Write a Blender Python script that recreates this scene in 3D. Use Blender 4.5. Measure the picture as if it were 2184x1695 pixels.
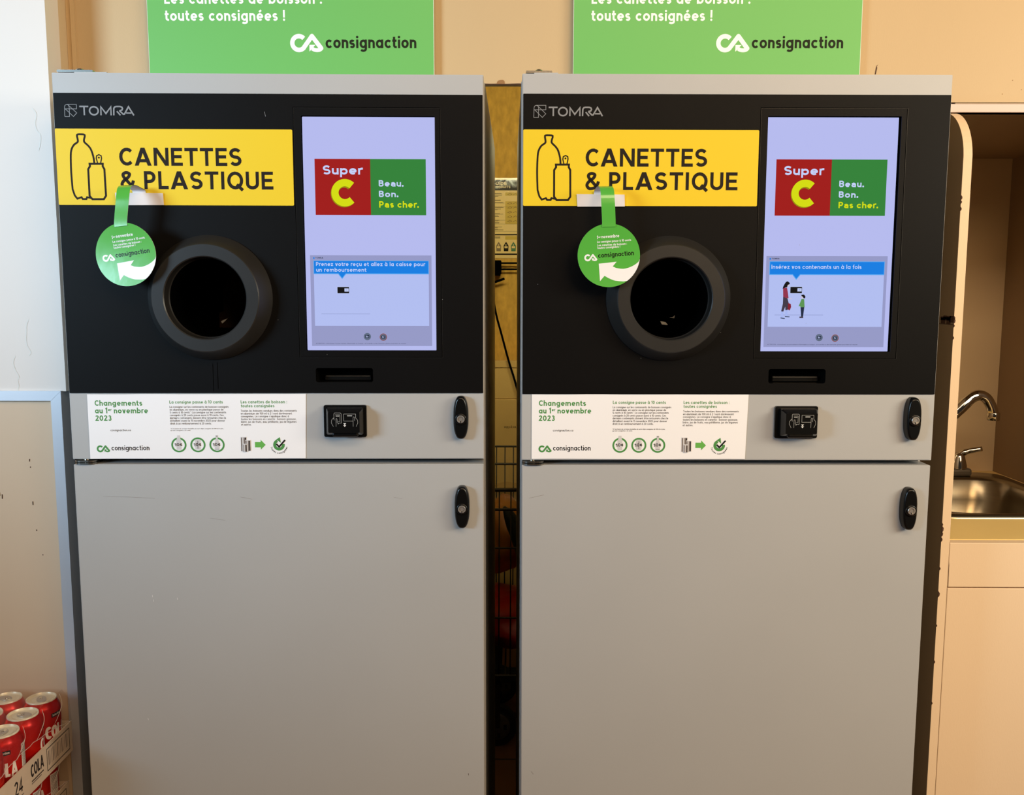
import bpy, bmesh, math, random
from mathutils import Vector, Matrix, noise
from mathutils.geometry import tessellate_polygon
random.seed(4)
sc = bpy.context.scene
for o in list(bpy.data.objects): bpy.data.objects.remove(o)
col = sc.collection
R = math.radians
H = 1.39                                     # lens height above the floor

# ------------------------------------------------------------------ camera
cam = bpy.data.cameras.new('camera'); cam.sensor_fit = 'HORIZONTAL'; cam.sensor_width = 36
cam.lens = 1961.9 / 2184 * 36; cam.clip_start = .02
co = bpy.data.objects.new('camera', cam); col.objects.link(co); sc.camera = co
p_, y_, r_ = .1180, -.0057, .0018
fw = Vector((math.sin(y_)*math.cos(p_), math.cos(y_)*math.cos(p_), -math.sin(p_)))
rt = Vector((math.cos(y_), -math.sin(y_), 0)); up = rt.cross(fw)
r2 = math.cos(r_)*rt + math.sin(r_)*up; u2 = -math.sin(r_)*rt + math.cos(r_)*up
co.matrix_world = Matrix(((r2.x, u2.x, -fw.x, 0), (r2.y, u2.y, -fw.y, 0), (r2.z, u2.z, -fw.z, H), (0, 0, 0, 1)))

# ------------------------------------------------------------------ world, lights, exposure
sc.view_settings.view_transform = 'Standard'; sc.view_settings.look = 'None'
sc.view_settings.gamma = 1; sc.view_settings.use_curve_mapping = False
sc.view_settings.exposure = 0.0
wd = bpy.data.worlds.new('world'); sc.world = wd; wd.use_nodes = True
bg = wd.node_tree.nodes['Background']; bg.inputs[0].default_value = (1.0, .82, .68, 1); bg.inputs[1].default_value = .03

def area(name, loc, target, sx, sy, power, color, spread=180):
    l = bpy.data.lights.new(name, 'AREA'); l.shape = 'RECTANGLE'; l.size = sx; l.size_y = sy
    l.energy = power; l.color = color; l.spread = R(spread)
    o = bpy.data.objects.new(name, l); col.objects.link(o); o.location = loc
    o.rotation_euler = (Vector(target) - Vector(loc)).to_track_quat('-Z', 'Y').to_euler()
    return o
area('daylight_window', (-3.0, -.8, H + .55), (-.75, 1.7, H + .28), 1.1, .8, 10.2, (.53, .78, 1.0), 44)
area('ceiling_lamp_light', (.55, -.5, H + 1.6), (.50, 1.3, H - .1), 2.6, .6, 36, (1.0, .74, .48))
area('front_fill_light', (2.0, -2.2, H + 1.5), (.8, 1.7, H - .1), 2.0, .9, 23, (1.0, .66, .34), 110)  # added warm fill from the front right, out of view
area('side_fill_light', (2.3, .2, H + .55), (1.3, 1.8, H - .35), 1.2, .6, 45, (1.0, .92, .74))  # unseen fill added to brighten the cabinet and end panel
area('recess_lamp_light', (-.03, 2.1, H + .62), (-.03, 3.4, H - .25), .9, .2, 11, (1.0, .95, .60))

# ------------------------------------------------------------------ materials
def lin(c):
    return tuple(((v/255)/12.92 if v/255 <= .04045 else ((v/255+.055)/1.055)**2.4) for v in c) + (1,)
MAT = {}
def mat(name, c, rough=.5, metal=0, spec=.5, var=0, scale=8, bump=0, bscale=200, stretch=(1, 1, 1), coat=0, emit=0):
    m = bpy.data.materials.new(name); m.use_nodes = True; nt = m.node_tree; b = nt.nodes['Principled BSDF']
    c = lin(c); b.inputs['Base Color'].default_value = c; b.inputs['Roughness'].default_value = rough
    b.inputs['Metallic'].default_value = metal; b.inputs['Specular IOR Level'].default_value = spec
    if coat: b.inputs['Coat Weight'].default_value = coat; b.inputs['Coat Roughness'].default_value = .05
    if emit:
        b.inputs['Emission Color'].default_value = c; b.inputs['Emission Strength'].default_value = emit
        b.inputs['Base Color'].default_value = (.003, .003, .003, 1)
    if var or bump:
        tc = nt.nodes.new('ShaderNodeTexCoord'); mp = nt.nodes.new('ShaderNodeMapping'); mp.inputs['Scale'].default_value = stretch
        nt.links.new(tc.outputs['Object'], mp.inputs['Vector'])
    if var:
        n = nt.nodes.new('ShaderNodeTexNoise'); n.inputs['Scale'].default_value = scale; n.inputs['Detail'].default_value = 5
        r = nt.nodes.new('ShaderNodeValToRGB'); r.color_ramp.elements[0].position = .3; r.color_ramp.elements[1].position = .7
        r.color_ramp.elements[0].color = tuple(v*(1-var) for v in c[:3]) + (1,)
        r.color_ramp.elements[1].color = tuple(min(1, v*(1+var*.6)) for v in c[:3]) + (1,)
        nt.links.new(mp.outputs[0], n.inputs['Vector']); nt.links.new(n.outputs[0], r.inputs[0]); nt.links.new(r.outputs[0], b.inputs['Base Color'])
    if bump:
        n2 = nt.nodes.new('ShaderNodeTexNoise'); n2.inputs['Scale'].default_value = bscale; n2.inputs['Detail'].default_value = 3
        bp = nt.nodes.new('ShaderNodeBump'); bp.inputs['Strength'].default_value = bump; bp.inputs['Distance'].default_value = .002
        nt.links.new(mp.outputs[0], n2.inputs['Vector']); nt.links.new(n2.outputs[0], bp.inputs['Height']); nt.links.new(bp.outputs[0], b.inputs['Normal'])
    MAT[name] = m; return m
mat('silver_paint', (173, 173, 173), .42, .0, .5, .03, 3, .05, 900)
mat('body_paint', (128, 126, 120), .45, 0, .5, .05, 4)
mat('black_panel', (13, 12, 12), .48, 0, .09, .10, 6, .06, 1200)
mat('black_plastic', (11, 11, 11), .26, 0, .4)
mat('ring_plastic', (38, 37, 36), .36, 0, .45, .08, 20)
mat('matt_black', (4, 4, 4), .9, 0, 0)
mat('chamber_brown', (66, 46, 34), .8, 0, .1)
mat('gasket', (10, 10, 11), .8)
mat('steel', (190, 186, 178), .25, 1)
mat('chrome', (215, 210, 200), .08, 1)
mat('key_steel', (205, 200, 195), .3, .8)
mat('sign_yellow', (228, 194, 36), .5, 0, .25)
mat('sign_ink', (36, 29, 24), .6, 0, .12)
mat('logo_grey', (128, 128, 130), .5)
mat('icon_grey', (150, 150, 148), .5)
mat('icon_white', (225, 225, 225), .5)
mat('paper_white', (240, 238, 240), .6)
mat('paper_green', (70, 138, 66), .6)
mat('leaf_green', (98, 172, 72), .6)
mat('paper_black', (24, 22, 24), .7, 0, .1)
mat('paper_grey', (150, 146, 146), .6)
mat('paper_pale', (205, 202, 203), .6)
mat('poster_green', (106, 180, 92), .45, 0, .35)
mat('poster_white', (248, 248, 240), .45)
mat('poster_ink', (34, 38, 22), .6, 0, .12)
mat('poster_edge', (225, 232, 215), .6)
mat('wobbler_green', (84, 172, 66), .2, 0, .5, 0, 8, .07, 40, coat=.6)
mat('wobbler_white', (240, 238, 240), .2, coat=.5)
mat('wobbler_ink', (12, 14, 12), .4, 0, .2)
mat('wobbler_back', (224, 220, 222), .5)
mat('tape', (226, 218, 216), .22, 0, .5, .03, 30, .2, 40, coat=.4)
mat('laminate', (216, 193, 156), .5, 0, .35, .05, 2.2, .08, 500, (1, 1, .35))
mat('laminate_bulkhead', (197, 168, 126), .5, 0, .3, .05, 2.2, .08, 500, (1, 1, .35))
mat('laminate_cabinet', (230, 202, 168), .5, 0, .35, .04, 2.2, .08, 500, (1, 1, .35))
mat('laminate_shaded', (150, 126, 98), .5, 0, .35, .05, 2.2)  # darker copy of the laminate, shade put into its colour
mat('wainscot', (212, 188, 160), .5, 0, .35, .07, 3.5, 0, 200, (1, 1, .25))
mat('trim_wood', (214, 190, 178), .5)
mat('chip', (70, 40, 22), .8)
mat('torn_board', (150, 108, 66), .9)
mat('white_wall', (230, 222, 215), .7, 0, .3, .02, 3, .1, 60)
mat('scuff', (225, 223, 217), .8)
mat('aluminium', (206, 210, 218), .38, .35)
mat('gap_shade', (36, 42, 48), .6)  # shade of the slit beside the left machine, as a dark colour
mat('particle_board', (205, 158, 66), .8, 0, .3, .22, 55, .5, 120, (1, 1, .45))
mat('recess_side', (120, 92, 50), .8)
mat('cardboard', (206, 166, 96), .8, 0, .3, .05, 12)
mat('kraft', (172, 136, 100), .8, 0, .3, .06, 20)
mat('tray_card', (212, 190, 168), .75, 0, .3, .05, 30)
mat('tray_ink', (40, 32, 32), .6)
mat('tray_grey', (128, 112, 104), .6)
mat('floor_tile', (112, 74, 48), .5, 0, .4, .12, 6)
mat('grout', (40, 26, 18), .8)
mat('guide_paper', (236, 205, 128), .5)
mat('guide_ink', (26, 20, 12), .7, 0, .1)
mat('guide_band', (206, 172, 40), .5)
mat('guide_line', (128, 104, 60), .5)
mat('guide_teal', (70, 120, 110), .5)
mat('guide_green', (56, 112, 60), .5)
mat('can_red', (205, 24, 14), .28, .45, .5)
mat('can_white', (232, 222, 214), .4)
mat('can_grey', (120, 108, 102), .5)
mat('can_black', (34, 24, 22), .4)
mat('can_metal', (240, 230, 206), .3, .25)
mat('stainless', (150, 140, 120), .27, 1, .5, .06, 40, 0, 0, (.2, .2, 6))
mat('wire', (60, 52, 40), .4, .7)
mat('rubber', (20, 18, 17), .7)
mat('caster_grey', (96, 88, 78), .45, .3)
mat('bag_amber', (176, 108, 30), .5)
mat('bag_red', (176, 30, 16), .4)
mat('bag_dark', (46, 52, 40), .35)
mat('countertop', (238, 206, 132), .4, 0, .4, .04, 5)
mat('frame_dark', (60, 58, 56), .5, .3)
def emis(name, c, s=1.0): mat(name, c, .06, 0, .22, emit=s)
emis('scr_bg', (182, 187, 238)); emis('scr_red', (160, 28, 26)); emis('scr_green', (52, 130, 58)); emis('scr_text', (196, 208, 248))
emis('scr_yellow', (212, 220, 16)); emis('scr_olive', (150, 140, 14)); emis('scr_panel', (150, 154, 198)); emis('scr_inner', (178, 190, 240))
emis('scr_blue', (22, 126, 226)); emis('scr_edge', (88, 168, 240)); emis('scr_black', (20, 18, 18)); emis('scr_grey', (96, 108, 130))
emis('scr_ring', (140, 74, 66)); emis('scr_line', (130, 140, 186)); emis('scr_navy', (34, 44, 66)); emis('scr_skin', (206, 196, 214))
emis('scr_maroon', (146, 52, 76)); emis('scr_trousers', (66, 58, 72)); emis('scr_kid', (92, 148, 84)); emis('scr_bag', (132, 34, 50)); emis('scr_boot', (168, 184, 240))
def clear(name, gl, tint=(1, 1, 1), rough=.08, ns=28, bs=.5):
    m = bpy.data.materials.new(name); m.use_nodes = True; nt = m.node_tree; nt.nodes.clear()
    o = nt.nodes.new('ShaderNodeOutputMaterial'); mx = nt.nodes.new('ShaderNodeMixShader'); t = nt.nodes.new('ShaderNodeBsdfTransparent'); g = nt.nodes.new('ShaderNodeBsdfGlossy')
    t.inputs[0].default_value = (*tint, 1); g.inputs['Roughness'].default_value = rough; mx.inputs[0].default_value = gl
    n = nt.nodes.new('ShaderNodeTexNoise'); n.inputs['Scale'].default_value = ns; bp = nt.nodes.new('ShaderNodeBump'); bp.inputs['Strength'].default_value = bs; bp.inputs['Distance'].default_value = .004
    nt.links.new(n.outputs[0], bp.inputs['Height']); nt.links.new(bp.outputs[0], g.inputs['Normal'])
    nt.links.new(t.outputs[0], mx.inputs[1]); nt.links.new(g.outputs[0], mx.inputs[2]); nt.links.new(mx.outputs[0], o.inputs[0]); MAT[name] = m
mat('scratch', (138, 126, 118), .6)
clear('film', .10, (.97, .95, .94)); clear('sleeve', .03, (.99, .98, .96), .08, 5, .2)
m_ = mat('film_edge', (236, 226, 216), .35); m_.node_tree.nodes['Principled BSDF'].inputs['Alpha'].default_value = .35

# ------------------------------------------------------------------ object helpers
def tag(o, label=None, cat=None, group=None, kind=None):
    if label: o['label'] = label
    if cat: o['category'] = cat
    if group: o['group'] = group
    if kind: o['kind'] = kind
    return o
def empty(name, loc, rz=0):
    o = bpy.data.objects.new(name, None); o.empty_display_size = .05; col.objects.link(o); o.location = loc; o.rotation_euler = (0, 0, rz); return o
class MB:
    """collects faces of several materials and links them as one mesh object"""
    def __init__(s): s.v = []; s.f = []; s.m = []; s.names = []; s.sm = []
    def mi(s, m):
        if m not in s.names: s.names.append(m)
        return s.names.index(m)
    def add(s, vs, fs, m, smooth=False):
        k = len(s.v); s.v += [tuple(v) for v in vs]; i = s.mi(m)
        for f in fs: s.f.append([k+j for j in f]); s.m.append(i); s.sm.append(smooth)
    def box(s, x0, x1, y0, y1, z0, z1, m, bev=0, seg=2):
        bm = bmesh.new(); bmesh.ops.create_cube(bm, size=1)
        for v in bm.verts: v.co = Vector(((x0+x1)/2+v.co.x*(x1-x0), (y0+y1)/2+v.co.y*(y1-y0), (z0+z1)/2+v.co.z*(z1-z0)))
        if bev: bmesh.ops.bevel(bm, geom=bm.edges[:], offset=bev, segments=seg, profile=.5, affect='EDGES')
        s.bm(bm, m)
    def bm(s, bm, m, smooth=False):
        bm.verts.ensure_lookup_table(); bm.verts.index_update()
        s.add([v.co[:] for v in bm.verts], [[v.index for v in f.verts] for f in bm.faces], m, smooth); bm.free()
    def lathe(s, prof, m, n=48, axis='z', c=(0, 0, 0), cap=False, smooth=True, sharp=False):
        if sharp:
            for i in range(len(prof)-1): s.lathe(prof[i:i+2], m, n, axis, c, False, smooth)
            return
        vs = []; fs = []
        for r, h in prof:
            for i in range(n):
                a = 2*math.pi*i/n; x, y = r*math.cos(a), r*math.sin(a)
                vs.append((c[0]+x, c[1]+y, c[2]+h) if axis == 'z' else (c[0]+x, c[1]+h, c[2]+y))
        for k in range(len(prof)-1):
            for i in range(n):
                j = (i+1) % n; q = [k*n+i, k*n+j, (k+1)*n+j, (k+1)*n+i]; fs.append(q if axis == 'z' else q[::-1])
        if cap: fs.append(list(range((len(prof)-1)*n, len(prof)*n)))
        s.add(vs, fs, m, smooth)
    def tube(s, pts, r, m, n=10, closed=False):
        pts = [Vector(p) for p in pts]; vs = []; fs = []; N = len(pts); prev = None
        for i, p in enumerate(pts):
            t = (pts[min(i+1, N-1)] - pts[max(i-1, 0)]).normalized()
            if prev is None:
                a = t.cross(Vector((0, 0, 1)));  a = a if a.length > .1 else t.cross(Vector((1, 0, 0)))
            else: a = prev - t*prev.dot(t)
            a.normalize(); prev = a; b = t.cross(a); rr = r[i] if isinstance(r, (list, tuple)) else r
            for k in range(n):
                w = 2*math.pi*k/n; vs.append(p + a*math.cos(w)*rr + b*math.sin(w)*rr)
        for i in range(N-1):
            for k in range(n):
                j = (k+1) % n; fs.append([i*n+k, i*n+j, (i+1)*n+j, (i+1)*n+k])
        fs.append(list(range(n))[::-1]); fs.append(list(range((N-1)*n, N*n)))
        s.add(vs, fs, m, True)
    def prism(s, loops, y0, y1, m, back=True, mside=None):
        """outline (and holes) given as (x, z), extruded from y0 (front) to y1"""
        flat = [p for l in loops for p in l]
        tris = tessellate_polygon([[Vector((p[0], p[1], 0)) for p in l] for l in loops])
        def orient(t, sign):
            a, b, c = (flat[i] for i in t); cr = (b[0]-a[0])*(c[1]-a[1])-(b[1]-a[1])*(c[0]-a[0])
            return list(t) if cr*sign > 0 else list(t)[::-1]
        s.add([(p[0], y0, p[1]) for p in flat], [orient(t, 1) for t in tris], m)
        if back: s.add([(p[0], y1, p[1]) for p in flat], [orient(t, -1) for t in tris], m)
        for l in loops:
            n = len(l); s.add([(p[0], y0, p[1]) for p in l] + [(p[0], y1, p[1]) for p in l], [[i, i+n, (i+1) % n+n, (i+1) % n] for i in range(n)], mside or m)
    def sheet(s, sh, org=(0, 0, 0), f=None):
        """print collected by a Sheet, laid onto the mesh; u right, v down in mm"""
        for k_, (pts, m, lay, faces) in enumerate(sh.q):
            off = lay*.00016+(k_ % 13)*.000006
            if f: vs = [f(u, v, off) for u, v in pts]
            else: vs = [(org[0]+u/1000, org[1]-off, org[2]-v/1000) for u, v in pts]
            s.add(vs, faces, m)
    def build(s, name, parent=None, recalc=False, loc=None):
        me = bpy.data.meshes.new(name); me.from_pydata(s.v, [], s.f)
        for n in s.names: me.materials.append(MAT[n])
        me.polygons.foreach_set('material_index', s.m); me.polygons.foreach_set('use_smooth', s.sm)
        if recalc:
            bm = bmesh.new(); bm.from_mesh(me); bmesh.ops.recalc_face_normals(bm, faces=bm.faces); bm.to_mesh(me); bm.free()
        me.update(); o = bpy.data.objects.new(name, me); col.objects.link(o)
        if parent: o.parent = parent
        if loc: o.location = loc
        return o

def arc(cx, cy, rx, ry, a0, a1, n=None):
    n = n or max(3, int(abs(a1-a0)/22)); return [(cx+rx*math.cos(R(a0+(a1-a0)*i/n)), cy+ry*math.sin(R(a0+(a1-a0)*i/n))) for i in range(n+1)]
def smooth(p, k=4):
    out = []
    for i in range(len(p)-1):
        a, b, c, d = p[max(i-1, 0)], p[i], p[i+1], p[min(i+2, len(p)-1)]
        for j in range(k):
            t = j/k; out.append(tuple(.5*((2*b[q])+(-a[q]+c[q])*t+(2*a[q]-5*b[q]+4*c[q]-d[q])*t*t+(-a[q]+3*b[q]-3*c[q]+d[q])*t**3) for q in range(len(b))))
    return out+[p[-1]]
def rrect(x0, y0, x1, y1, r, n=5):
    return [q for cx, cy, a in ((x1-r, y1-r, 0), (x0+r, y1-r, 90), (x0+r, y0+r, 180), (x1-r, y0+r, 270)) for q in arc(cx, cy, r, r, a, a+90, n)]

# ------------------------------------------------------------------ drawn lettering: every letter is a set of strokes
X = .70
def glyph(ch, h, ds=False):
    bw, nw = .62, .55; r = nw/2-h; b2 = bw/2; S = []
    bowl = lambda: arc(b2, X/2, b2-h, X/2-h, 0, 360, 16)
    stem = lambda x, a, b: [(x, a), (x, b)]
    arch = lambda x0, w: arc(x0+w/2, X-h-(w/2-h), w/2-h, w/2-h, 180, 0, 7)+[(x0+w-h, 0)]
    dot = lambda x, y: ('dot', x, y, h*1.15)
    wx = 2.15*h
    para = lambda x0, y0, x1, y1: ('poly', (x0-wx/2, y0), (x0+wx/2, y0), (x1+wx/2, y1), (x1-wx/2, y1))
    acc = {'é': ('e', [(b2-.06, X+.10), (b2+.12, X+.27)]), 'è': ('e', [(b2+.06, X+.10), (b2-.12, X+.27)]), 'à': ('a', [(b2+.06, X+.10), (b2-.12, X+.27)]),
           'ê': ('e', [(b2-.17, X+.10), (b2, X+.26), (b2+.17, X+.10)]), 'ç': ('c', [(b2+.03, .02), (b2+.06, -.1), (b2-.1, -.2)]), 'É': ('E', [(.2, 1.08), (.36, 1.24)])}
    if ch in acc:
        w, s = glyph(acc[ch][0], h, ds); return w, s+[acc[ch][1]]
    if ch == ' ': return .26, []
    if ch == 'a':
        if ds: return .58, [arc(.28, X-h-.19, .29-h, .19, 160, 0, 6)+[(.57-h, 0)], [(.57-h, X*.56), (.3, X*.56)]+arc(.28, X*.28+h/2, .27-h, X*.28-h/2, 90, 270, 7)+[(.57-h, h*1.2)]]
        return bw+.02, [bowl(), stem(bw-h, 0, X)]
    if ch == 'b': return bw, [bowl(), stem(h, 0, 1.03)]
    if ch == 'c': return bw-.06, [arc(b2, X/2, b2-h, X/2-h, 42, 318, 13)]
    if ch == 'd': return bw+.02, [bowl(), stem(bw-h, 0, 1.03)]
    if ch == 'e': return bw, [[(h*.8, X/2-.01), (bw-h*.7, X/2-.01)], arc(b2, X/2, b2-h, X/2-h, -4, 312, 15)]
    if ch == 'f': return .34, [[(.15, 0), (.15, .84-h)]+arc(.15+.17, .84-h, .17, .19, 180, 90, 4)+[(.37, 1.03-h)], [(.0, X-h), (.34, X-h)]]
    if ch == 'g': return bw+.02, [bowl(), [(bw-h, X), (bw-h, -.05)]+arc(b2, -.05, b2-h, .25-h, 0, -148, 7)]
    if ch == 'h': return nw, [stem(h, 0, 1.03), arch(0, nw)]
    if ch == 'i': return 2*h+.02, [stem(h+.01, 0, X), dot(h+.01, X+.2)]
    if ch == 'j': return 2*h+.04, [[(h+.03, X), (h+.03, -.12)]+arc(h-.1, -.12, .13, .13, 0, -90, 3), dot(h+.03, X+.2)]
    if ch == 'k': return .52, [stem(h, 0, 1.03), [(h, .26), (.47, X)], [(.2, .38), (.5, 0)]]
    if ch == 'l': return 2*h+.02, [stem(h+.01, 0, 1.03)]
    if ch == 'm': return .9, [stem(h, 0, X), arch(0, .48), arch(.48-2*h+.02, .42+2*h-.02)]
    if ch == 'n': return nw, [stem(h, 0, X), arch(0, nw)]
    if ch == 'o': return bw, [bowl()]
    if ch == 'p': return bw, [bowl(), stem(h, -.29, X)]
    if ch == 'q': return bw+.02, [bowl(), stem(bw-h, -.29, X)]
    if ch == 'r': return .36, [stem(h, 0, X), arc(.33, X-h-.24+h, .33-h, .24-h+h*.6, 175, 78, 5)]
    if ch in 'sS':
        t = X if ch == 's' else 1; w = .47 if ch == 's' else .62; ry = (t/2-h)/2; cx = w/2
        return w, [arc(cx, t-h-ry, w/2-h, ry, 28, 270, 11)+arc(cx, h+ry, w/2-h, ry, 90, -152, 11)[1:]]
    if ch == 't': return .37, [[(.15, .92), (.15, h+.13)]+arc(.29, h+.13, .14, .13, 180, 270, 4)+[(.37, h)], [(.0, X-h), (.35, X-h)]]
    if ch == 'u': return nw, [[(h, X)]+arc(nw/2, h+r, r, r, 180, 360, 7), stem(nw-h, 0, X)]
    if ch == 'v': return .56, [para(.28, 0, wx/2, X), para(.28, 0, .56-wx/2, X)]
    if ch == 'w': return .84, [para(.23, 0, wx/2, X), para(.23, 0, .42, X), para(.61, 0, .42, X), para(.61, 0, .84-wx/2, X)]
    if ch == 'x': return .54, [para(wx/2, 0, .54-wx/2, X), para(.54-wx/2, 0, wx/2, X)]
    if ch == 'y': return .56, [para(.28, 0, wx/2, X), para(.18, -.29, .56-wx/2, X)]
    if ch == 'z': return .5, [[(.02, X-h), (.5-h*1.2, X-h), (h*1.2, h), (.5, h)]]
    if ch == 'A': return .84, [para(wx/2, 0, .42, 1), para(.84-wx/2, 0, .42, 1), [(.2, .28), (.64, .28)]]
    if ch == 'B': return .6, [[(h, h), (h, 1-h), (.32, 1-h)]+arc(.32, .765-h/2, .25-h, .235-h/2, 80, -90, 6)+[(h, .53)], [(h, .53), (.34, .53)]+arc(.34, .265+h/2, .26-h, .265-h/2, 80, -90, 6)+[(h, h)]]
    if ch == 'C': return .66, [arc(.39, .5, .39-h, .5-h, 45, 315, 14)]
    if ch == 'D': return .68, [[(h, h), (h, 1-h), (.28, 1-h)]+arc(.28, .5, .4-h, .5-h, 90, -90, 9)+[(h, h)]]
    if ch == 'E': return .58, [[(.57, 1-h), (h, 1-h), (h, h), (.58, h)], [(h, .51), (.53, .51)]]
    if ch == 'F': return .5, [[(.5, 1-h), (h, 1-h), (h, 0)], [(h, .5), (.46, .5)]]
    if ch == 'G': return .74, [arc(.38, .5, .38-h, .5-h, 45, 330, 14)+[(.74-h, .46), (.42, .46)]]
    if ch == 'H': return .68, [stem(h, 0, 1), stem(.68-h, 0, 1), [(h, .5), (.68-h, .5)]]
    if ch == 'I': return 2*h+.02, [stem(h+.01, 0, 1)]
    if ch == 'L': return .5, [[(h, 1), (h, h), (.5, h)]]
    if ch == 'M': return .86, [stem(h, 0, 1), stem(.86-h, 0, 1), para(.43, .12, wx/2, 1), para(.43, .12, .86-wx/2, 1)]
    if ch == 'N': return .76, [stem(h, 0, 1), stem(.76-h, 0, 1), para(.76-wx/2, 0, wx/2, 1)]
    if ch == 'O': return .80, [arc(.4, .5, .4-h, .5-h, 0, 360, 20)]
    if ch == 'P': return .58, [[(h, 0), (h, 1-h), (.30, 1-h)]+arc(.30, .71-h*.4, .28-h, .29-h*.6, 80, -90, 8)+[(h, .42)]]
    if ch == 'Q': return .80, [arc(.4, .5, .4-h, .5-h, 0, 360, 20), [(.47, .28), (.76, -.05)]]
    if ch == 'R': return .62, [[(h, 0), (h, 1-h), (.30, 1-h)]+arc(.30, .72-h*.5, .28-h, .28-h*.5, 80, -90, 8)+[(h, .44)], [(.3, .44), (.6-h*.4, 0)]]
    if ch == 'T': return .66, [[(0, 1-h), (.66, 1-h)], stem(.33, 0, 1-h)]
    if ch == 'U': return .66, [[(h, 1)]+arc(.33, .33, .33-h, .33-h, 180, 360, 9)+[(.66-h, 1)]]
    if ch == 'V': return .7, [para(.35, 0, wx/2, 1), para(.35, 0, .7-wx/2, 1)]
    if ch == '&': return .76, [smooth([(.74, .0), (.45, .36), (.2, .66), (.17, .83), (.33, 1-h), (.5, .84), (.43, .66), (.2, .48), (h, .27), (.18, .1), (.34, h), (.52, .14), (.64, .30), (.70, .48)], 4)]
    if ch == '0': return .62, [arc(.31, .5, .31-h, .5-h, 0, 360, 16)]
    if ch == '1': return .34, [[(.02, .78), (.30-h, 1-h*.6), (.30-h, 0)]]
    if ch == '2': return .58, [arc(.29, .72, .28-h, .28-h, 165, -25, 8)+[(h*1.2, h), (.58, h)]]
    if ch == '3': return .58, [arc(.29, .76-h/2, .25-h, .24-h/2, 150, -90, 8)[:-1]+[(.26, .53)], [(.26, .53)]+arc(.29, .265+h/2, .28-h, .265-h/2, 85, -155, 9)]
    if ch == '4': return .62, [[(.44, 0), (.44, 1-h), (h, .26), (.62, .26)]]
    if ch == '5': return .58, [[(.52, 1-h), (.14, 1-h), (.10, .55)]+arc(.29, .32, .28-h, .32-h, 120, -150, 9)]
    if ch == '¢': return .56, [arc(b2, X/2, b2-h, X/2-h, 42, 318, 13), stem(b2, -.12, X+.12)]
    if ch == '.': return .2, [dot(.1, h*1.1)]
    if ch == ',': return .2, [[(.13, h*1.6), (.07, -.14)]]
    if ch == ':': return .2, [dot(.1, h*1.1), dot(.1, X-h*1.1)]
    if ch == '!': return .2, [stem(.1, .3, 1.0), dot(.1, h*1.1)]
    if ch == "'": return .14, [stem(.07, .75, 1.0)]
    if ch == '*': return .3, [[(.15, .7), (.15, 1.02)], [(.03, .78), (.27, .95)], [(.03, .95), (.27, .78)]]
    if ch == '-': return .4, [[(.05, .36), (.35, .36)]]
    return .5, [[(h, 0), (.5-h, 0), (.5-h, X), (h, X)]]

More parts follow.
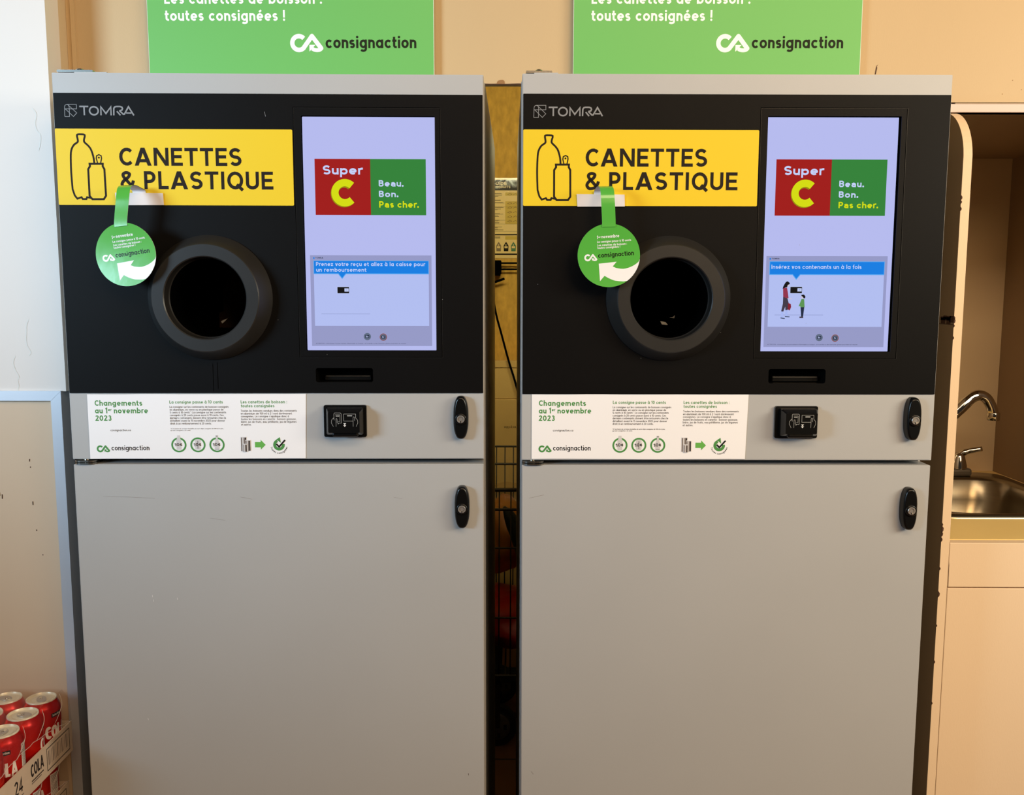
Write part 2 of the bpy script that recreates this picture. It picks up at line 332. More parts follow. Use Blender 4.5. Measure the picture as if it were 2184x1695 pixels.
class Sheet:
    def __init__(s): s.q = []
    def poly(s, pts, m, lay=1):
        t = tessellate_polygon([[Vector((p[0], p[1], 0)) for p in pts]]) if len(pts) > 4 else [tuple(range(len(pts)))]
        out = []
        for f in t:
            a = sum(pts[f[i]][0]*pts[f[(i+1) % len(f)]][1]-pts[f[(i+1) % len(f)]][0]*pts[f[i]][1] for i in range(len(f)))
            out.append(list(f)[::-1] if a > 0 else list(f))
        s.q.append((list(pts), m, lay, out))
    def rect(s, u0, v0, u1, v1, m, lay=1): s.poly([(u0, v0), (u1, v0), (u1, v1), (u0, v1)], m, lay)
    def disc(s, u, v, r, m, lay=1, n=20): s.poly([(u+r*math.cos(2*math.pi*i/n), v+r*math.sin(2*math.pi*i/n)) for i in range(n)], m, lay)
    def line(s, pts, w, m, lay=1, closed=False):
        P = [Vector(p) for p in pts]
        P = [p for i, p in enumerate(P) if i == 0 or (p-P[i-1]).length > 1e-6]
        if (P[0]-P[-1]).length < 1e-6 and len(P) > 3: closed = True; P = P[:-1]
        n = len(P); Lf = []; Rt = []
        if n < 2: return
        for i in range(n):
            if closed: a, b = P[i]-P[i-1], P[(i+1) % n]-P[i]
            else: a = P[i]-P[i-1] if i else P[1]-P[0]; b = P[i+1]-P[i] if i < n-1 else a
            a = a.normalized(); b = b.normalized(); t = a+b
            if t.length < .2: t = a
            t.normalize(); nn = Vector((-t.y, t.x)); c = max(.45, nn.dot(Vector((-a.y, a.x)))); d = nn*(w/2/c)
            Lf.append(P[i]+d); Rt.append(P[i]-d)
        vs = [tuple(p) for p in Lf+Rt]; fs = []
        for i in range(n if closed else n-1):
            j = (i+1) % n; q = [i, j, j+n, i+n]
            ar = sum(vs[q[k]][0]*vs[q[(k+1) % 4]][1]-vs[q[(k+1) % 4]][0]*vs[q[k]][1] for k in range(4))
            fs.append(q[::-1] if ar > 0 else q)
        s.q.append((vs, m, lay, fs))
    def ring(s, u, v, r, w, m, lay=1, a0=0, a1=360, n=28): s.line(arc(u, v, r, r, a0, a1, n), w, m, lay)
    def text(s, t, u, v, cap, m, w=.13, width=None, sp=.10, lay=1, rot=0, ds=False, slant=0):
        """t starts at u with its baseline at v, cap = capital height in mm"""
        h = w/2; g = [glyph(c, h, ds) for c in t]; tot = sum(a for a, _ in g)+sp*(len(g)-1); kx = width/(tot*cap) if width else 1
        cr, sr = math.cos(R(rot)), math.sin(R(rot)); x = 0
        def T(px, py):
            a, b = (px+slant*py)*cap*kx, py*cap; return (u+a*cr-b*sr, v-(a*sr+b*cr))
        for a, st in g:
            for pl in st:
                if pl[0] == 'dot':
                    c = T(x+pl[1], pl[2]); s.disc(c[0], c[1], pl[3]*cap*(1+kx)/2, m, lay, 10)
                elif pl[0] == 'poly': s.poly([T(x+px, py) for px, py in pl[1:]], m, lay)
                else: s.line([T(x+px, py) for px, py in pl], w*cap*((kx+1)/2 if kx < 1 else 1), m, lay)
            x += a+sp
    def emblem(s, u, v, k, m, bgm, lay=1, rot=0):
        """the ribbon of a C running into an A with an arrow at its foot; u, v = top left, k = mm per unit of a 480 x 265 box"""
        cr, sr = math.cos(R(rot)), math.sin(R(rot))
        T = lambda p: (u+(p[0]*cr+p[1]*sr)*k, v+(-p[0]*sr+p[1]*cr)*k)
        c = [(124+97*math.cos(R(a)), 131-97*math.sin(R(a))) for a in range(42, 316, 10)]
        s.line([T(p) for p in c+[(316, 33)]], 64*k, m, lay)
        s.line([T((316, 33)), T((448, 204))], 64*k, m, lay)
        s.line([T(p) for p in smooth([(449, 202), (440, 218), (412, 229), (378, 231), (345, 224), (315, 210)], 3)], 54*k, m, lay)
        for q in ((316, 33), (448, 204)): s.disc(*T(q), 32*k, m, lay, 16)
        s.poly([T(p) for p in ((276, 156), (366, 156), (340, 182), (305, 222), (276, 250))], m, lay)

# ------------------------------------------------------------------ the room
def struct(mb, name): o = mb.build(name); o['kind'] = 'structure'; return o
b = MB(); b.box(-2.4, 2.4, -3.6, 3.42, -.03, 0, 'floor_tile')
g = [( -2.4, 2.4, y, y+.006) for y in (2.586, 2.286, 2.886, 3.186, 1.986, 1.686)] + [(x, x+.006, -3.5, 3.4) for x in (-.63, -.33, .27, .57, .87)]
for x0, x1, y0, y1 in g: b.add([(x0, y0, .0006), (x1, y0, .0006), (x1, y1, .0006), (x0, y1, .0006)], [[0, 1, 2, 3]], 'grout')
struct(b, 'floor')
b = MB(); b.box(-2.3, -.866, 1.75, 1.80, H-.1975, 3.2, 'white_wall')
sh = Sheet()
random.seed(8)
for (u, v, n) in ((-985, -160, 1), (-1005, -60, 1), (-930, 60, 1), (-900, -330, 1), (-960, 130, 1), (-1010, 90, 1)):
    p = [(u, v)]
    for k in range(6): p.append((p[-1][0]+random.uniform(-6, 8), p[-1][1]+random.uniform(6, 16)))
    sh.line(smooth(p), 2.2, 'scuff', 1)
b.sheet(sh, (0, 1.7498, H)); struct(b, 'wall_left')
b = MB(); b.box(-.8735, -.8665, 1.755, 3.4, H-.1975, 3.2, 'laminate'); b.box(-.8838, -.8738, 1.765, 3.4, 0, H-.1975, 'gap_shade'); b.box(.826, .842, 1.849, 3.4, H+.338, H+1.15, 'laminate_shaded'); struct(b, 'wall_side')  # lower return coloured dark for the shade in the slit
# panelled lower wall with its metal edging
b = MB(); b.box(-2.3, -.884, 1.752, 1.79, 0, H-.205, 'wainscot')
sh = Sheet(); random.seed(3)
for u, v, l in ((-945, 330, 5), (-944, 414, 7), (-1003, 400, 9), (-1008, 395, 8), (-940, 470, 3), (-930, 520, 2), (-944, 345, 2)): sh.line([(u, v), (u+random.uniform(-1, 1), v+l)], 2, 'chip', 1)
b.sheet(sh, (0, 1.7518, H)); struct(b, 'wall_panel')
b = MB()
b.prism([[(-2.3, H-.2155), (-.8938, H-.2155), (-.8736, H-.1965), (-2.3, H-.1965)]], 1.744, 1.76, 'aluminium')
b.prism([[(-.8938, 0), (-.8736, 0), (-.8736, H-.1968), (-.8938, H-.2158)]], 1.744, 1.785, 'aluminium')
struct(b, 'trim_1')
# bulkhead above the recess and the sink niche
b = MB()
b.prism([[(-.866, H+.390), (.30, H+.3895), (.824, H+.3885), (.824, H+.357), (2.2, H+.357), (2.2, 3.2), (-.866, 3.2)]], 1.83, 1.848, 'laminate_bulkhead')
b.prism([[(-.056, H+.391)]+smooth([(-.041, H+.3915), (-.0385, H+.3965), (-.030, H+.3985), (-.026, H+.3955), (-.0255, H+.391)], 3)+[(.0, H+.3905)]], 1.8292, 1.8304, 'torn_board')
b.prism([[(-.13, H+.3893), (.07, H+.3893), (.07, H+.3915), (.03, H+.3908), (.0, H+.3918), (-.03, H+.3905), (-.07, H+.3915), (-.1, H+.3908)]], 1.8291, 1.8304, 'chip')
b.prism([[(.6845, H+.409), (.6865, H+.409), (.6885, H+.421), (.6875, H+.4235), (.6905, H+.4275), (.687, H+.4245), (.6858, H+.419)]], 1.8295, 1.8304, 'chip')
for x, z in ((.966, .380), (.948, .3975), (.93, .372)): b.prism([[(x, H+z), (x+.0014, H+z-.0002), (x+.002, H+z+.0008), (x+.0008, H+z+.0014)]], 1.8296, 1.8304, 'torn_board')
struct(b, 'wall_front')
b = MB(); b.box(.79, 2.2, 1.826, 1.8295, H+.3375, H+.3535, 'trim_wood', .001); b.box(.8425, 2.2, 1.8294, 1.85, H+.338, H+.353, 'trim_wood'); b.box(.824, 2.2, 1.838, 1.85, H+.3535, H+.357, 'chip'); struct(b, 'trim_2')
b = MB(); b.box(-.856, -.848, 1.826, 1.83, H+.39, 3.2, 'laminate_bulkhead'); struct(b, 'trim_3')
b = MB(); b.box(-.88, 1.0, 3.40, 3.42, 0, 3.2, 'particle_board'); struct(b, 'wall_back')
b = MB(); b.box(-.87, .83, 1.85, 3.40, H+1.15, H+1.18, 'recess_side'); b.box(.842, 1.31, 1.83, 2.47, H+.338, H+.356, 'laminate_shaded'); struct(b, 'ceiling')
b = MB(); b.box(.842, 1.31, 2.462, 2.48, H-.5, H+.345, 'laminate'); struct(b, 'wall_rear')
b = MB(); b.box(1.29, 1.31, 1.83, 2.47, H-.489, H+.345, 'laminate_shaded'); struct(b, 'wall_right')
b = MB(); b.box(1.3105, 1.72, 1.83, 1.85, H-.4885, H+.337, 'laminate_bulkhead'); b.box(1.7205, 2.2, 1.83, 1.85, 0, H+.337, 'laminate_bulkhead'); struct(b, 'wall_far')

# ------------------------------------------------------------------ shop front far behind the camera, seen only as reflections in the screens
b = MB()
for x in (-2.2, -.9, .4, 1.7, 2.3): b.box(x, x+.07, -3.6, -3.54, 0, 3.1, 'frame_dark')
for z in (.0, .9, 2.3, 3.04): b.box(-2.2, 2.37, -3.6, -3.55, z, z+.06, 'frame_dark')
struct(b, 'window_1')

# ------------------------------------------------------------------ sink niche
ep = MB()
def yz_prism(mb, pts, x0, x1, m, mf=None):
    n = len(pts); t = tessellate_polygon([[Vector((p[0], p[1], 0)) for p in pts]])
    mb.add([(x0, p[0], p[1]) for p in pts], [list(f) for f in t], m); mb.add([(x1, p[0], p[1]) for p in pts], [list(f)[::-1] for f in t], m)
    mb.add([(x0, p[0], p[1]) for p in pts]+[(x1, p[0], p[1]) for p in pts], [[i, (i+1) % n, (i+1) % n+n, i+n] for i in range(n)], mf or m)
pts = [(3.38, 0), (3.38, H+.3375), (1.845, H+.3375)] + [(1.845-.095*math.sin(R(a)), H+.2375+.10*math.cos(R(a))) for a in range(8, 91, 7)] + [(1.75, 0)]
yz_prism(ep, pts, .826, .8425, 'laminate_shaded', 'laminate_cabinet')  # faces carry the gap's shade in their colour, front edge stays light
random.seed(5)
for z, s in ((-.065, 1), (-.058, .7), (-.072, .6), (-.457, .6), (-.470, 1.3), (-.478, 1), (-.488, .8), (-.545, .6), (-.60, 1.2), (-.66, .5), (-.735, .6), (-.82, .5), (.165, .8), (.158, .6), (.145, .7), (-.095, .6)):
    ep.prism([[(.8258, H+z), (.8264+.0018*s, H+z+.003*s), (.8262+.0024*s, H+z+.007*s), (.8258, H+z+.011*s)]], 1.7494, 1.751, 'chip')
for k in range(9): ep.box(.8254, .8262, 1.752+random.uniform(0, .045), 1.757+random.uniform(0, .05), H-.062+random.uniform(-.004, .008), H-.056+random.uniform(-.003, .006), 'chip')
ep.box(.8255, .826, 1.75, 1.9, H-.067, H-.0662, 'chip')
o = ep.build('cabinet_end_panel', recalc=True); tag(o, 'tall beige laminate end panel with rounded top corner beside the sink', 'panel')
cab = tag(empty('sink_cabinet', (1.07, 2.1, 0)), 'beige laminate base cabinet under the sink counter', 'cabinet')
def wpart(mb, name, parent, recalc=False):       # geometry written in room coordinates, hung on its thing
    o = mb.build(name, parent, recalc); o.matrix_parent_inverse = Matrix.Translation(parent.location).inverted() if parent.rotation_euler.z == 0 else parent.matrix_basis.inverted(); return o
b = MB(); b.box(.846, .858, 1.775, 2.44, 0, H-.52, 'laminate_shaded'); b.box(.858, 1.72, 2.43, 2.44, 0, H-.52, 'laminate_shaded'); b.box(1.708, 1.72, 1.775, 2.43, 0, H-.52, 'laminate_shaded'); b.box(.858, 1.708, 1.775, 2.43, .08, .095, 'laminate_shaded'); wpart(b, 'carcass', cab)
b = MB(); b.box(.8435, 1.72, 1.751, 1.773, H-.5795, H-.4905, 'laminate_cabinet', .0012); b.add([(.8445, 1.7506, H-.579), (.8452, 1.7506, H-.579), (.8447, 1.7506, H-.535), (.8440, 1.7506, H-.528)], [[0, 1, 2, 3]], 'chip'); wpart(b, 'false_drawer_front', cab)
b = MB(); b.box(.8438, 1.72, 1.751, 1.772, .10, H-.5818, 'laminate_cabinet', .0012); wpart(b, 'door', cab)
b = MB()      # counter with the cut-out for the basin
for x0, x1, y0, y1 in ((.843, 1.289, 1.774, 1.95), (.843, 1.289, 2.40, 2.462), (.843, .905, 1.95, 2.40), (1.255, 1.289, 1.95, 2.40)): b.box(x0, x1, y0, y1, H-.520, H-.489, 'countertop')
b.box(1.289, 1.72, 1.752, 1.828, H-.52, H-.489, 'countertop')
o = b.build('countertop'); tag(o, 'golden beige laminate countertop around the steel sink', 'countertop')
# basin
sk = tag(empty('sink', (1.08, 2.17, H-.489)), 'stainless steel sink bowl set into the beige counter', 'sink')
z0 = H-.489
def loop(x0, y0, x1, y1, r, z, n=6): return [(p[0], p[1], z) for p in rrect(x0, y0, x1, y1, r, n)]
Ls = [loop(.895, 1.935, 1.268, 2.41, .05, z0), loop(.896, 1.937, 1.267, 2.408, .05, z0+.0065), loop(.915, 1.962, 1.247, 2.352, .075, z0+.0065), loop(.922, 1.97, 1.24, 2.344, .07, z0-.002),
      loop(.93, 1.98, 1.232, 2.334, .07, z0-.05), loop(.945, 1.995, 1.217, 2.318, .07, z0-.14), loop(.975, 2.03, 1.187, 2.285, .06, z0-.165)]
b = MB(); n = len(Ls[0]); vs = [p for l in Ls for p in l]
fs = [[k*n+i, k*n+(i+1) % n, (k+1)*n+(i+1) % n, (k+1)*n+i] for k in range(len(Ls)-1) for i in range(n)] + [list(range((len(Ls)-1)*n, len(Ls)*n))]
b.add(vs, fs, 'stainless', True); wpart(b, 'basin', sk)
b = MB(); b.lathe([(.0, .004), (.03, .004), (.042, .003), (.045, 0)], 'chrome', 24, c=(1.08, 2.16, z0-.165)); wpart(b, 'drain', sk)
fc = tag(empty('faucet', (1.09, 2.375, z0+.006)), 'chrome faucet with a bent spout above the steel sink', 'faucet')
b = MB(); b.box(.985, 1.181, 2.352, 2.40, z0+.0065, z0+.027, 'caster_grey', .007, 3); wpart(b, 'base_plate', fc)
b = MB(); b.tube(smooth([(1.075, 2.376, z0+.026), (1.062, 2.374, z0+.09), (1.05, 2.33, H-.335), (1.0702, 2.26, H-.3100), (1.0864, 2.25, H-.2935), (1.1134, 2.25, H-.2665), (1.1337, 2.25, H-.2585), (1.1526, 2.25, H-.2669), (1.1656, 2.25, H-.2877), (1.171, 2.25, H-.3035)], 5), [.0165]*12+[.0155]*6+[.0145]*6+[.0138]*6+[.0132]*20, 'chrome', 16)
wpart(b, 'spout', fc)
b = MB(); b.lathe([(.0, .020), (.0140, .020), (.0152, .018), (.0152, .001), (.0140, 0), (0, 0)], 'chrome', 20, c=(1.1722, 2.25, H-.320)); wpart(b, 'aerator', fc)
for sgn, cx in ((1, 1.153), (-1, 1.012)):
    b = MB(); b.lathe([(.0205, 0), (.020, .008), (.0165, .022), (.014, .032), (.011, .038), (.005, .041), (0, .0415)], 'chrome', 22, c=(cx, 2.372, z0+.026))
    b.tube(smooth([(cx-.004*sgn, 2.372, z0+.050), (cx+.006*sgn, 2.370, z0+.064), (cx+.022*sgn, 2.366, z0+.072), (cx+.052*sgn, 2.360, z0+.0785)], 4), [.010]*3+[.009]*4+[.0075]*3+[.0068]*2+[.0066], 'chrome', 12)
    wpart(b, 'handle', fc)

# ------------------------------------------------------------------ reverse vending machines
def circ(u, v, r, n=56): return [((u+r*math.cos(2*math.pi*i/n))/1000, -(v+r*math.sin(2*math.pi*i/n))/1000) for i in range(n)]
def rr(u0, v0, u1, v1, r=3): return [(p[0]/1000, -p[1]/1000) for p in rrect(u0, v0, u1, v1, r)]
BOT = [(64.7,148.0),(63.7,137.5),(60.4,125.7),(56.0,119.2),(50.0,113.4),(49.5,109.2),(51.1,101.9),(44.7,100.6),(38.3,101.6),(39.1,109.3),(38.5,113.4),(32.0,118.2),(27.3,127.0),(25.8,140.0),(25.3,163.8),(26.2,191.1),(29.3,201.3),(33.3,206.6),(40.4,204.2),(42.3,207.2),(48.3,207.2),(49.7,204.2),(57.5,205.6)]
CANO = [(56.8,148.8),(78.8,148.7),(78.5,152.9),(81.1,157.6),(81.6,201.7),(77.7,207.3),(58.6,207.4),(54.1,201.8),(54.0,157.7),(57.2,153.0),(56.8,148.8)]
TAB = [(70.2,147.6),(68.4,139.9),(69.3,135.6),(73.0,133.8),(76.7,135.6),(77.2,139.8),(75.4,147.6)]
def screen_sheet(left):
    s = Sheet(); s.rect(411, 67, 637, 464, 'scr_bg', 0)
    s.rect(432, 137.5, 526.5, 231.5, 'scr_red', 1); s.rect(526.5, 137.5, 621, 231.5, 'scr_green', 1)
    s.text('Super', 445, 163.6, 15.2, 'scr_text', .205, 68.5, .03, 2)
    s.ring(481.3, 195.6, 16.5, 12.6, 'scr_olive', 2, 48, 312); s.ring(482.6, 194.0, 16.9, 12.2, 'scr_yellow', 3, 45, 315)
    s.text('Beau.', 540, 183.4, 10.6, 'scr_text', .205, 43, .05, 2, ds=True); s.text('Bon.', 540, 201.1, 10.6, 'scr_text', .21, 34, .05, 2); s.text('Pas cher.', 540.3, 218.7, 10.6, 'scr_yellow', .205, 68.5, .05, 2, ds=True)
    s.rect(420.5, 299.7, 629.5, 456, 'scr_panel', 1); s.rect(426.5, 331, 624.5, 421, 'scr_inner', 2)
    s.rect(426, 304-.9, 428.3, 306.1, 'scr_blue', 2); s.text('TOMRA', 429.6, 305.4, 2.4, 'scr_navy', .2, 13.5, .1, 2)
    s.rect(426.2, 308.8, 624.8, 332, 'scr_edge', 3); s.rect(427.2, 309.7, 623.8, 330.6, 'scr_blue', 4)
    px = 475.2 if left else 473
    s.poly([(px-7.6, 331), (px, 340.4), (px+7.6, 331)], 'scr_edge', 5); s.poly([(px-6.4, 330.4), (px, 338.4), (px+6.4, 330.4)], 'scr_blue', 6)
    if left:
        s.text('Prenez votre reçu et allez à la caisse pour', 430.5, 318, 6.6, 'scr_text', .17, 188, .09, 6); s.text('un remboursement', 430.6, 327.8, 6.6, 'scr_text', .17, 86.5, .09, 6)
    else: s.text('Insérez vos contenants un à la fois', 429.4, 321.6, 7.2, 'scr_text', .16, 155.5, .09, 6)
    ix = 466.5 if left else 463.6; iy = 354 if left else 352.3
    s.rect(ix-.6, iy-.6, ix+20.8, iy+11.4, 'scr_text', 3); s.rect(ix, iy, ix+20.2, iy+10.8, 'scr_black', 4); s.rect(ix+12.3, iy+2.4, ix+19.4, iy+7.9, 'scr_text', 5); s.rect(ix+14, iy+4.6, ix+17.6, iy+5.6, 'scr_line', 6)
    s.rect(438, 400.2, 522, 400.8, 'scr_line', 3)
    for cx, cy, t, rm in ((516.8, 439.6, 'En', 'scr_grey'), (544.6, 440.5, 'Fr', 'scr_ring')):
        s.disc(cx, cy, 6.3, rm, 3); s.disc(cx, cy, 5.2, 'scr_grey', 4); s.rect(cx-3.4, cy-2.6, cx+3.4, cy+2.4, 'scr_navy', 5); s.text(t, cx-1.9, cy+1.3, 2.8, 'scr_text', .2, 3.8, .1, 6)
    s.text("ATTENTION : n'introduisez aucune matiere inflammable ou toxique : un incendie ou des blessures graves pourraient en resulter", 427.3, 452.4, 1.6, 'scr_navy', .13, 157, .12, 3)
    if not left:
        for pts, m in (([(449.2,394.0),(452.6,394.6),(452.7,403.5),(456.0,406.4),(448.2,405.3)], 'scr_boot'), ([(456.3,392.2),(459.6,391.9),(460.2,401.1),(464.2,403.5),(455.9,402.9)], 'scr_boot'),
            ([(448.2,405.0),(456.2,406.2),(455.4,407.4),(448.4,406.4)], 'scr_navy'), ([(455.8,402.6),(464.4,403.3),(463.6,404.4),(456,403.8)], 'scr_navy'),
            ([(460.4,379.8),(465.2,381.6),(466.0,386.9),(463.8,392.8),(459.2,390.4)], 'scr_bag'), ([(451.6,368.6),(458.9,371.2),(461.5,379.8),(460.4,381.0),(460.2,391.9),(456.2,392.4),(455.8,386.3),(452.8,394.8),(449.0,394.2),(451.5,381.0)], 'scr_trousers'),
            ([(450.9,354.5),(457.6,353.5),(459.5,362.1),(461.0,371.6),(457.7,371.8),(451.6,369.2)], 'scr_maroon'), ([(458.2,348.6),(461.5,347.6),(461.3,350.9),(458.0,353.2)], 'scr_skin'),
            ([(458.4,342.7),(462.4,345.7),(461.6,348.0),(458.8,349.0),(457.9,352.7),(454.6,353.6),(450.0,355.7),(451.0,352.1),(453.2,347.4),(455.5,343.9)], 'scr_black'), ([(461,371),(467,372.4),(467,373.8),(460.8,373.2)], 'scr_skin'),
            ([(483.0,365.9),(487.1,365.4),(489.9,368.0),(489.8,371.5),(487.4,372.1),(485.5,369.2),(483.3,368.0)], 'scr_black'), ([(483.3,368.0),(485.5,369.2),(487.4,372.1),(485.1,372.9),(482.6,370.9)], 'scr_skin'),
            ([(482.3,386.9),(488.9,386.9),(487.4,403.4),(484.1,403.4)], 'scr_navy'), ([(483.6,373.1),(488.1,373.4),(489.4,387.1),(482.6,387.2),(481.4,385.4),(479.0,385.5)], 'scr_kid'), ([(480.9,403.4),(487.4,402.8),(487.8,406.0),(481.3,406.0)], 'scr_trousers')):
            s.poly(pts, m, 5)
    return s
def machine(loc, rz, label, left):
    M = empty('recycling_machine', (loc[0], loc[1], 0), rz); tag(M, label, 'recycling machine', 'reverse vending machines')
    Z = loc[2]                                  # top of the door above the floor
    def P(mb, name, parent=M, lab=None, recalc=False):
        o = mb.build(name, parent, recalc)
        if parent is M: o.location = (0, 0, Z)
        if lab: o['label'] = lab
        return o
    # cabinet
    b = MB(); y0, y1 = .050, .72; xr = .737 if left else .7205; zt, zb = -.003, -Z+.001
    q = [(-.001, y0), (.7215, y0), (xr, y1), (.0, y1)]
    b.add([(x, y, zb) for x, y in q]+[(x, y, zt-(.012 if y > .5 else 0)) for x, y in q], [[1, 2, 6, 5], [2, 3, 7, 6], [3, 0, 4, 7], [4, 5, 6, 7], [3, 2, 1, 0]], 'body_paint')
    b.prism([[(-.001, zb), (.7215, zb), (.7215, zt), (-.001, zt)], circ(251, 373, 69.3)], y0, y0+.001, 'body_paint', back=False)
    b.box(-.0012, .003, .0475, .0502, zb, zt, 'silver_paint'); b.box(.7175, .7217, .0475, .0502, zb, zt, 'silver_paint')
    b.prism([[(.004, zb), (.7165, zb), (.7165, zt), (.004, zt)], circ(251, 373, 69.3)], .044, .0499, 'gasket'); P(b, 'cabinet_body')
    # doors
    hole = [circ(251, 373, 100), rr(405, 62, 642, 469), rr(424, 489, 532, 524)]
    b = MB(); out = rr(0, 0, 720, 654, 1.6)
    b.prism([out]+hole, .0012, .043, 'silver_paint'); fr = rr(1.2, 1.2, 718.8, 652.8, 1.4)
    nn = len(out); ii = hole
    b.prism([fr]+hole, 0, .0012, 'silver_paint', back=False)
    P(b, 'upper_door')
    b = MB(); b.prism([rr(.8, 663.2, 719.2, 1650, 1.6)], .0014, .043, 'silver_paint'); b.prism([rr(2.2, 664.4, 717.8, 1648, 1.4)], 0, .0014, 'silver_paint', back=False)
    sh = Sheet()
    if left:
        for u, v, u2_, v2_ in ((560, 723, 575, 726), (50, 720, 140, 724), (290, 722, 310, 726), (235, 760, 262, 764)): sh.line([(u, v), ((u+u2_)/2, (v+v2_)/2-.4), (u2_, v2_)], .35, 'scratch', 1)
        for u, v in ((128, 900), (129, 908), (172, 905), (110, 1130), (690, 1240)): sh.line([(u, v), (u+.5, v+4)], .7, 'icon_white' if u < 200 else 'chip', 1)
    else:
        for u, v, u2_, v2_ in ((14, 722, 40, 716), (20, 1230, 24, 1236)): sh.line([(u, v), (u2_, v2_)], .35, 'scratch', 1)
    b.sheet(sh, (0, -.0002, 0)); P(b, 'lower_door')
    # black front with its cut-outs, engraved groove round the display and the maker's name
    b = MB(); b.prism([rr(1.6, 33, 718.4, 537.5, 1)]+[circ(251, 373, 98), rr(412.5, 68.0, 637.5, 463.5, 1.5), rr(428, 493.5, 527, 518.5, 4)], -.0016, .0005, 'black_panel')
    s = Sheet()
    for e in ([(400, 54.6), (646, 54.6), (647.5, 475), (401, 475), (400, 54.6)],): s.line(e, .9, 'matt_black', 1); s.line([(p[0]+.8, p[1]+.8) for p in e], .35, 'ring_plastic', 2)
    for pl, w in (([(19.2,71.6),(19.6,56.0),(20.4,53.3),(23.1,51.9),(39.4,51.8),(39.4,59.1),(19.7,59.1)], .9), ([(19.2,71.6),(27.1,71.5),(27.3,56.0),(26.2,53.0),(23.6,52.0)], .9), ([(25.8,52.8),(39.4,65.6),(33.6,71.5),(20.6,59.1)], .9),
        ([(44.1,55.1),(59.1,55.1)], 2.5), ([(51.9,55),(51.9,69.3)], 2.5), (arc(68, 62, 7.2, 6.6, 0, 360, 22), 2.5), ([(79.6,69.3),(79.9,55.8),(87.9,66.4),(96.4,55.6),(96.4,69.3)], 2.5),
        ([(100.9,69.3),(101.3,57.9),(103.0,55.6),(105.4,54.9),(112.0,54.9),(114.9,56.1),(115.8,58.2),(114.7,60.6),(110.6,61.8)], 2.4), ([(106.2,62.6),(111.9,69.2)], 2.3), ([(110.4,61.5),(116.6,67.4),(118.6,67.2),(125.8,55.2),(134.3,69.3)], 2.4), ([(121.5,65.4),(130.4,65.4)], 2.2)): s.line(pl, w, 'logo_grey', 1)
    random.seed(11 if left else 12)
    for k in range(5): s.disc(random.uniform(20, 700), random.uniform(240, 530), .5, 'logo_grey', 1, 6)
    if left:
        for u, v, l in ((250, 486, 48), (258, 484, 46)): s.rect(u, v, u+.9, v+l, 'matt_black', 1)
        s.line([(352, 62), (354, 70)], .6, 'logo_grey', 1)
    b.sheet(s, (0, -.0016, 0)); P(b, 'front_panel')
    # yellow sign
    b = MB(); b.prism([rr(1.7, 91.3, 398, 217, 2)], -.0026, -.0016, 'sign_yellow')
    s = Sheet(); s.line(smooth(BOT[:16], 3)+BOT[16:], 3.1, 'sign_ink', 1); s.line(CANO, 3.3, 'sign_ink', 1); s.line(TAB, 1.9, 'sign_ink', 1); s.disc(72.8, 138.6, 1.6, 'sign_ink', 1, 12)
    s.text('CANETTES', 106.5, 151.7, 29.6, 'sign_ink', .18, 205.5, .105, 1); s.text('&', 106.8, 190.6, 30, 'sign_ink', .17, 24, 0, 1); s.text('PLASTIQUE', 146.5, 190.4, 29.6, 'sign_ink', .18, 217.5, .105, 1)
    b.sheet(s, (0, -.0026, 0)); P(b, 'sign_panel', lab='yellow sign with a bottle and a can reading CANETTES & PLASTIQUE')
    # display
    b = MB()
    o_, i_ = rr(404, 61, 644, 470, 1), rr(412.5, 68.0, 637.5, 463.5, 1.5)
    n1 = len(i_)
    b.add([(p[0], -.0012, p[1]) for p in i_]+[(p[0], .010, p[1]) for p in i_], [[i, i+n1, (i+1) % n1+n1, (i+1) % n1] for i in range(n1)], 'matt_black')
    P(b, 'screen_frame')
    b = MB(); b.sheet(screen_sheet(left), (0, .0095, 0)); P(b, 'display_screen', lab='lit lavender screen')
    # bottle intake
    b = MB(); b.lathe([(.1065, -.0010), (.1065, -.0035), (.091, -.0315), (.0895, -.033), (.0705, -.033), (.0688, -.0315), (.0680, -.012), (.0665, -.010)], 'ring_plastic', 96, 'y', (.251, 0, -.373), sharp=True); P(b, 'intake_ring')
    b = MB(); b.lathe([(.0665, -.010), (.0665, .05), (.069, .052), (.069, .30)], 'matt_black', 48, 'y', (.251, 0, -.373)); b.add([(.251+.069*math.cos(a*math.pi/24), .30, -.373+.069*math.sin(a*math.pi/24)) for a in range(48)], [list(range(48))], 'matt_black')
    if left: b.prism([[(.213, -.431), (.290, -.431), (.290, -.36), (.280, -.335), (.262, -.316), (.245, -.320), (.232, -.338), (.223, -.36), (.2215, -.40), (.214, -.403)]], .17, .18, 'chamber_brown')
    else:
        b.prism([[(.277, -.352), (.281, -.345), (.283, -.362), (.280, -.369)]], .12, .122, 'chamber_brown'); b.prism([[(.252, -.414), (.262, -.416), (.266, -.421), (.255, -.420)]], .08, .081, 'icon_grey')
    b.prism([[(.240, -.416), (.252, -.411), (.254, -.409), (.246, -.417), (.242, -.420)]] if left else [[(.27, -.408), (.276, -.407), (.280, -.404), (.279, -.409)]], .09, .091, 'icon_grey')
    P(b, 'intake_chute')
    # receipt slot
    b = MB(); sl = rr(428, 493.5, 527, 518.5, 4); n1 = len(sl)
    b.add([(p[0], -.0016, p[1]) for p in sl]+[(p[0], .036, p[1]) for p in sl], [[i, i+n1, (i+1) % n1+n1, (i+1) % n1] for i in range(n1)], 'black_plastic'); b.prism([sl], .036, .038, 'matt_black')
    b.box(.440, .521, .018, .036, -.5175, -.508, 'black_plastic', .002); P(b, 'receipt_slot')
    # reader for tickets with its pictograms
    b = MB(); b.prism([rr(441, 558, 515, 614, 3)], -.006, 0, 'black_plastic')
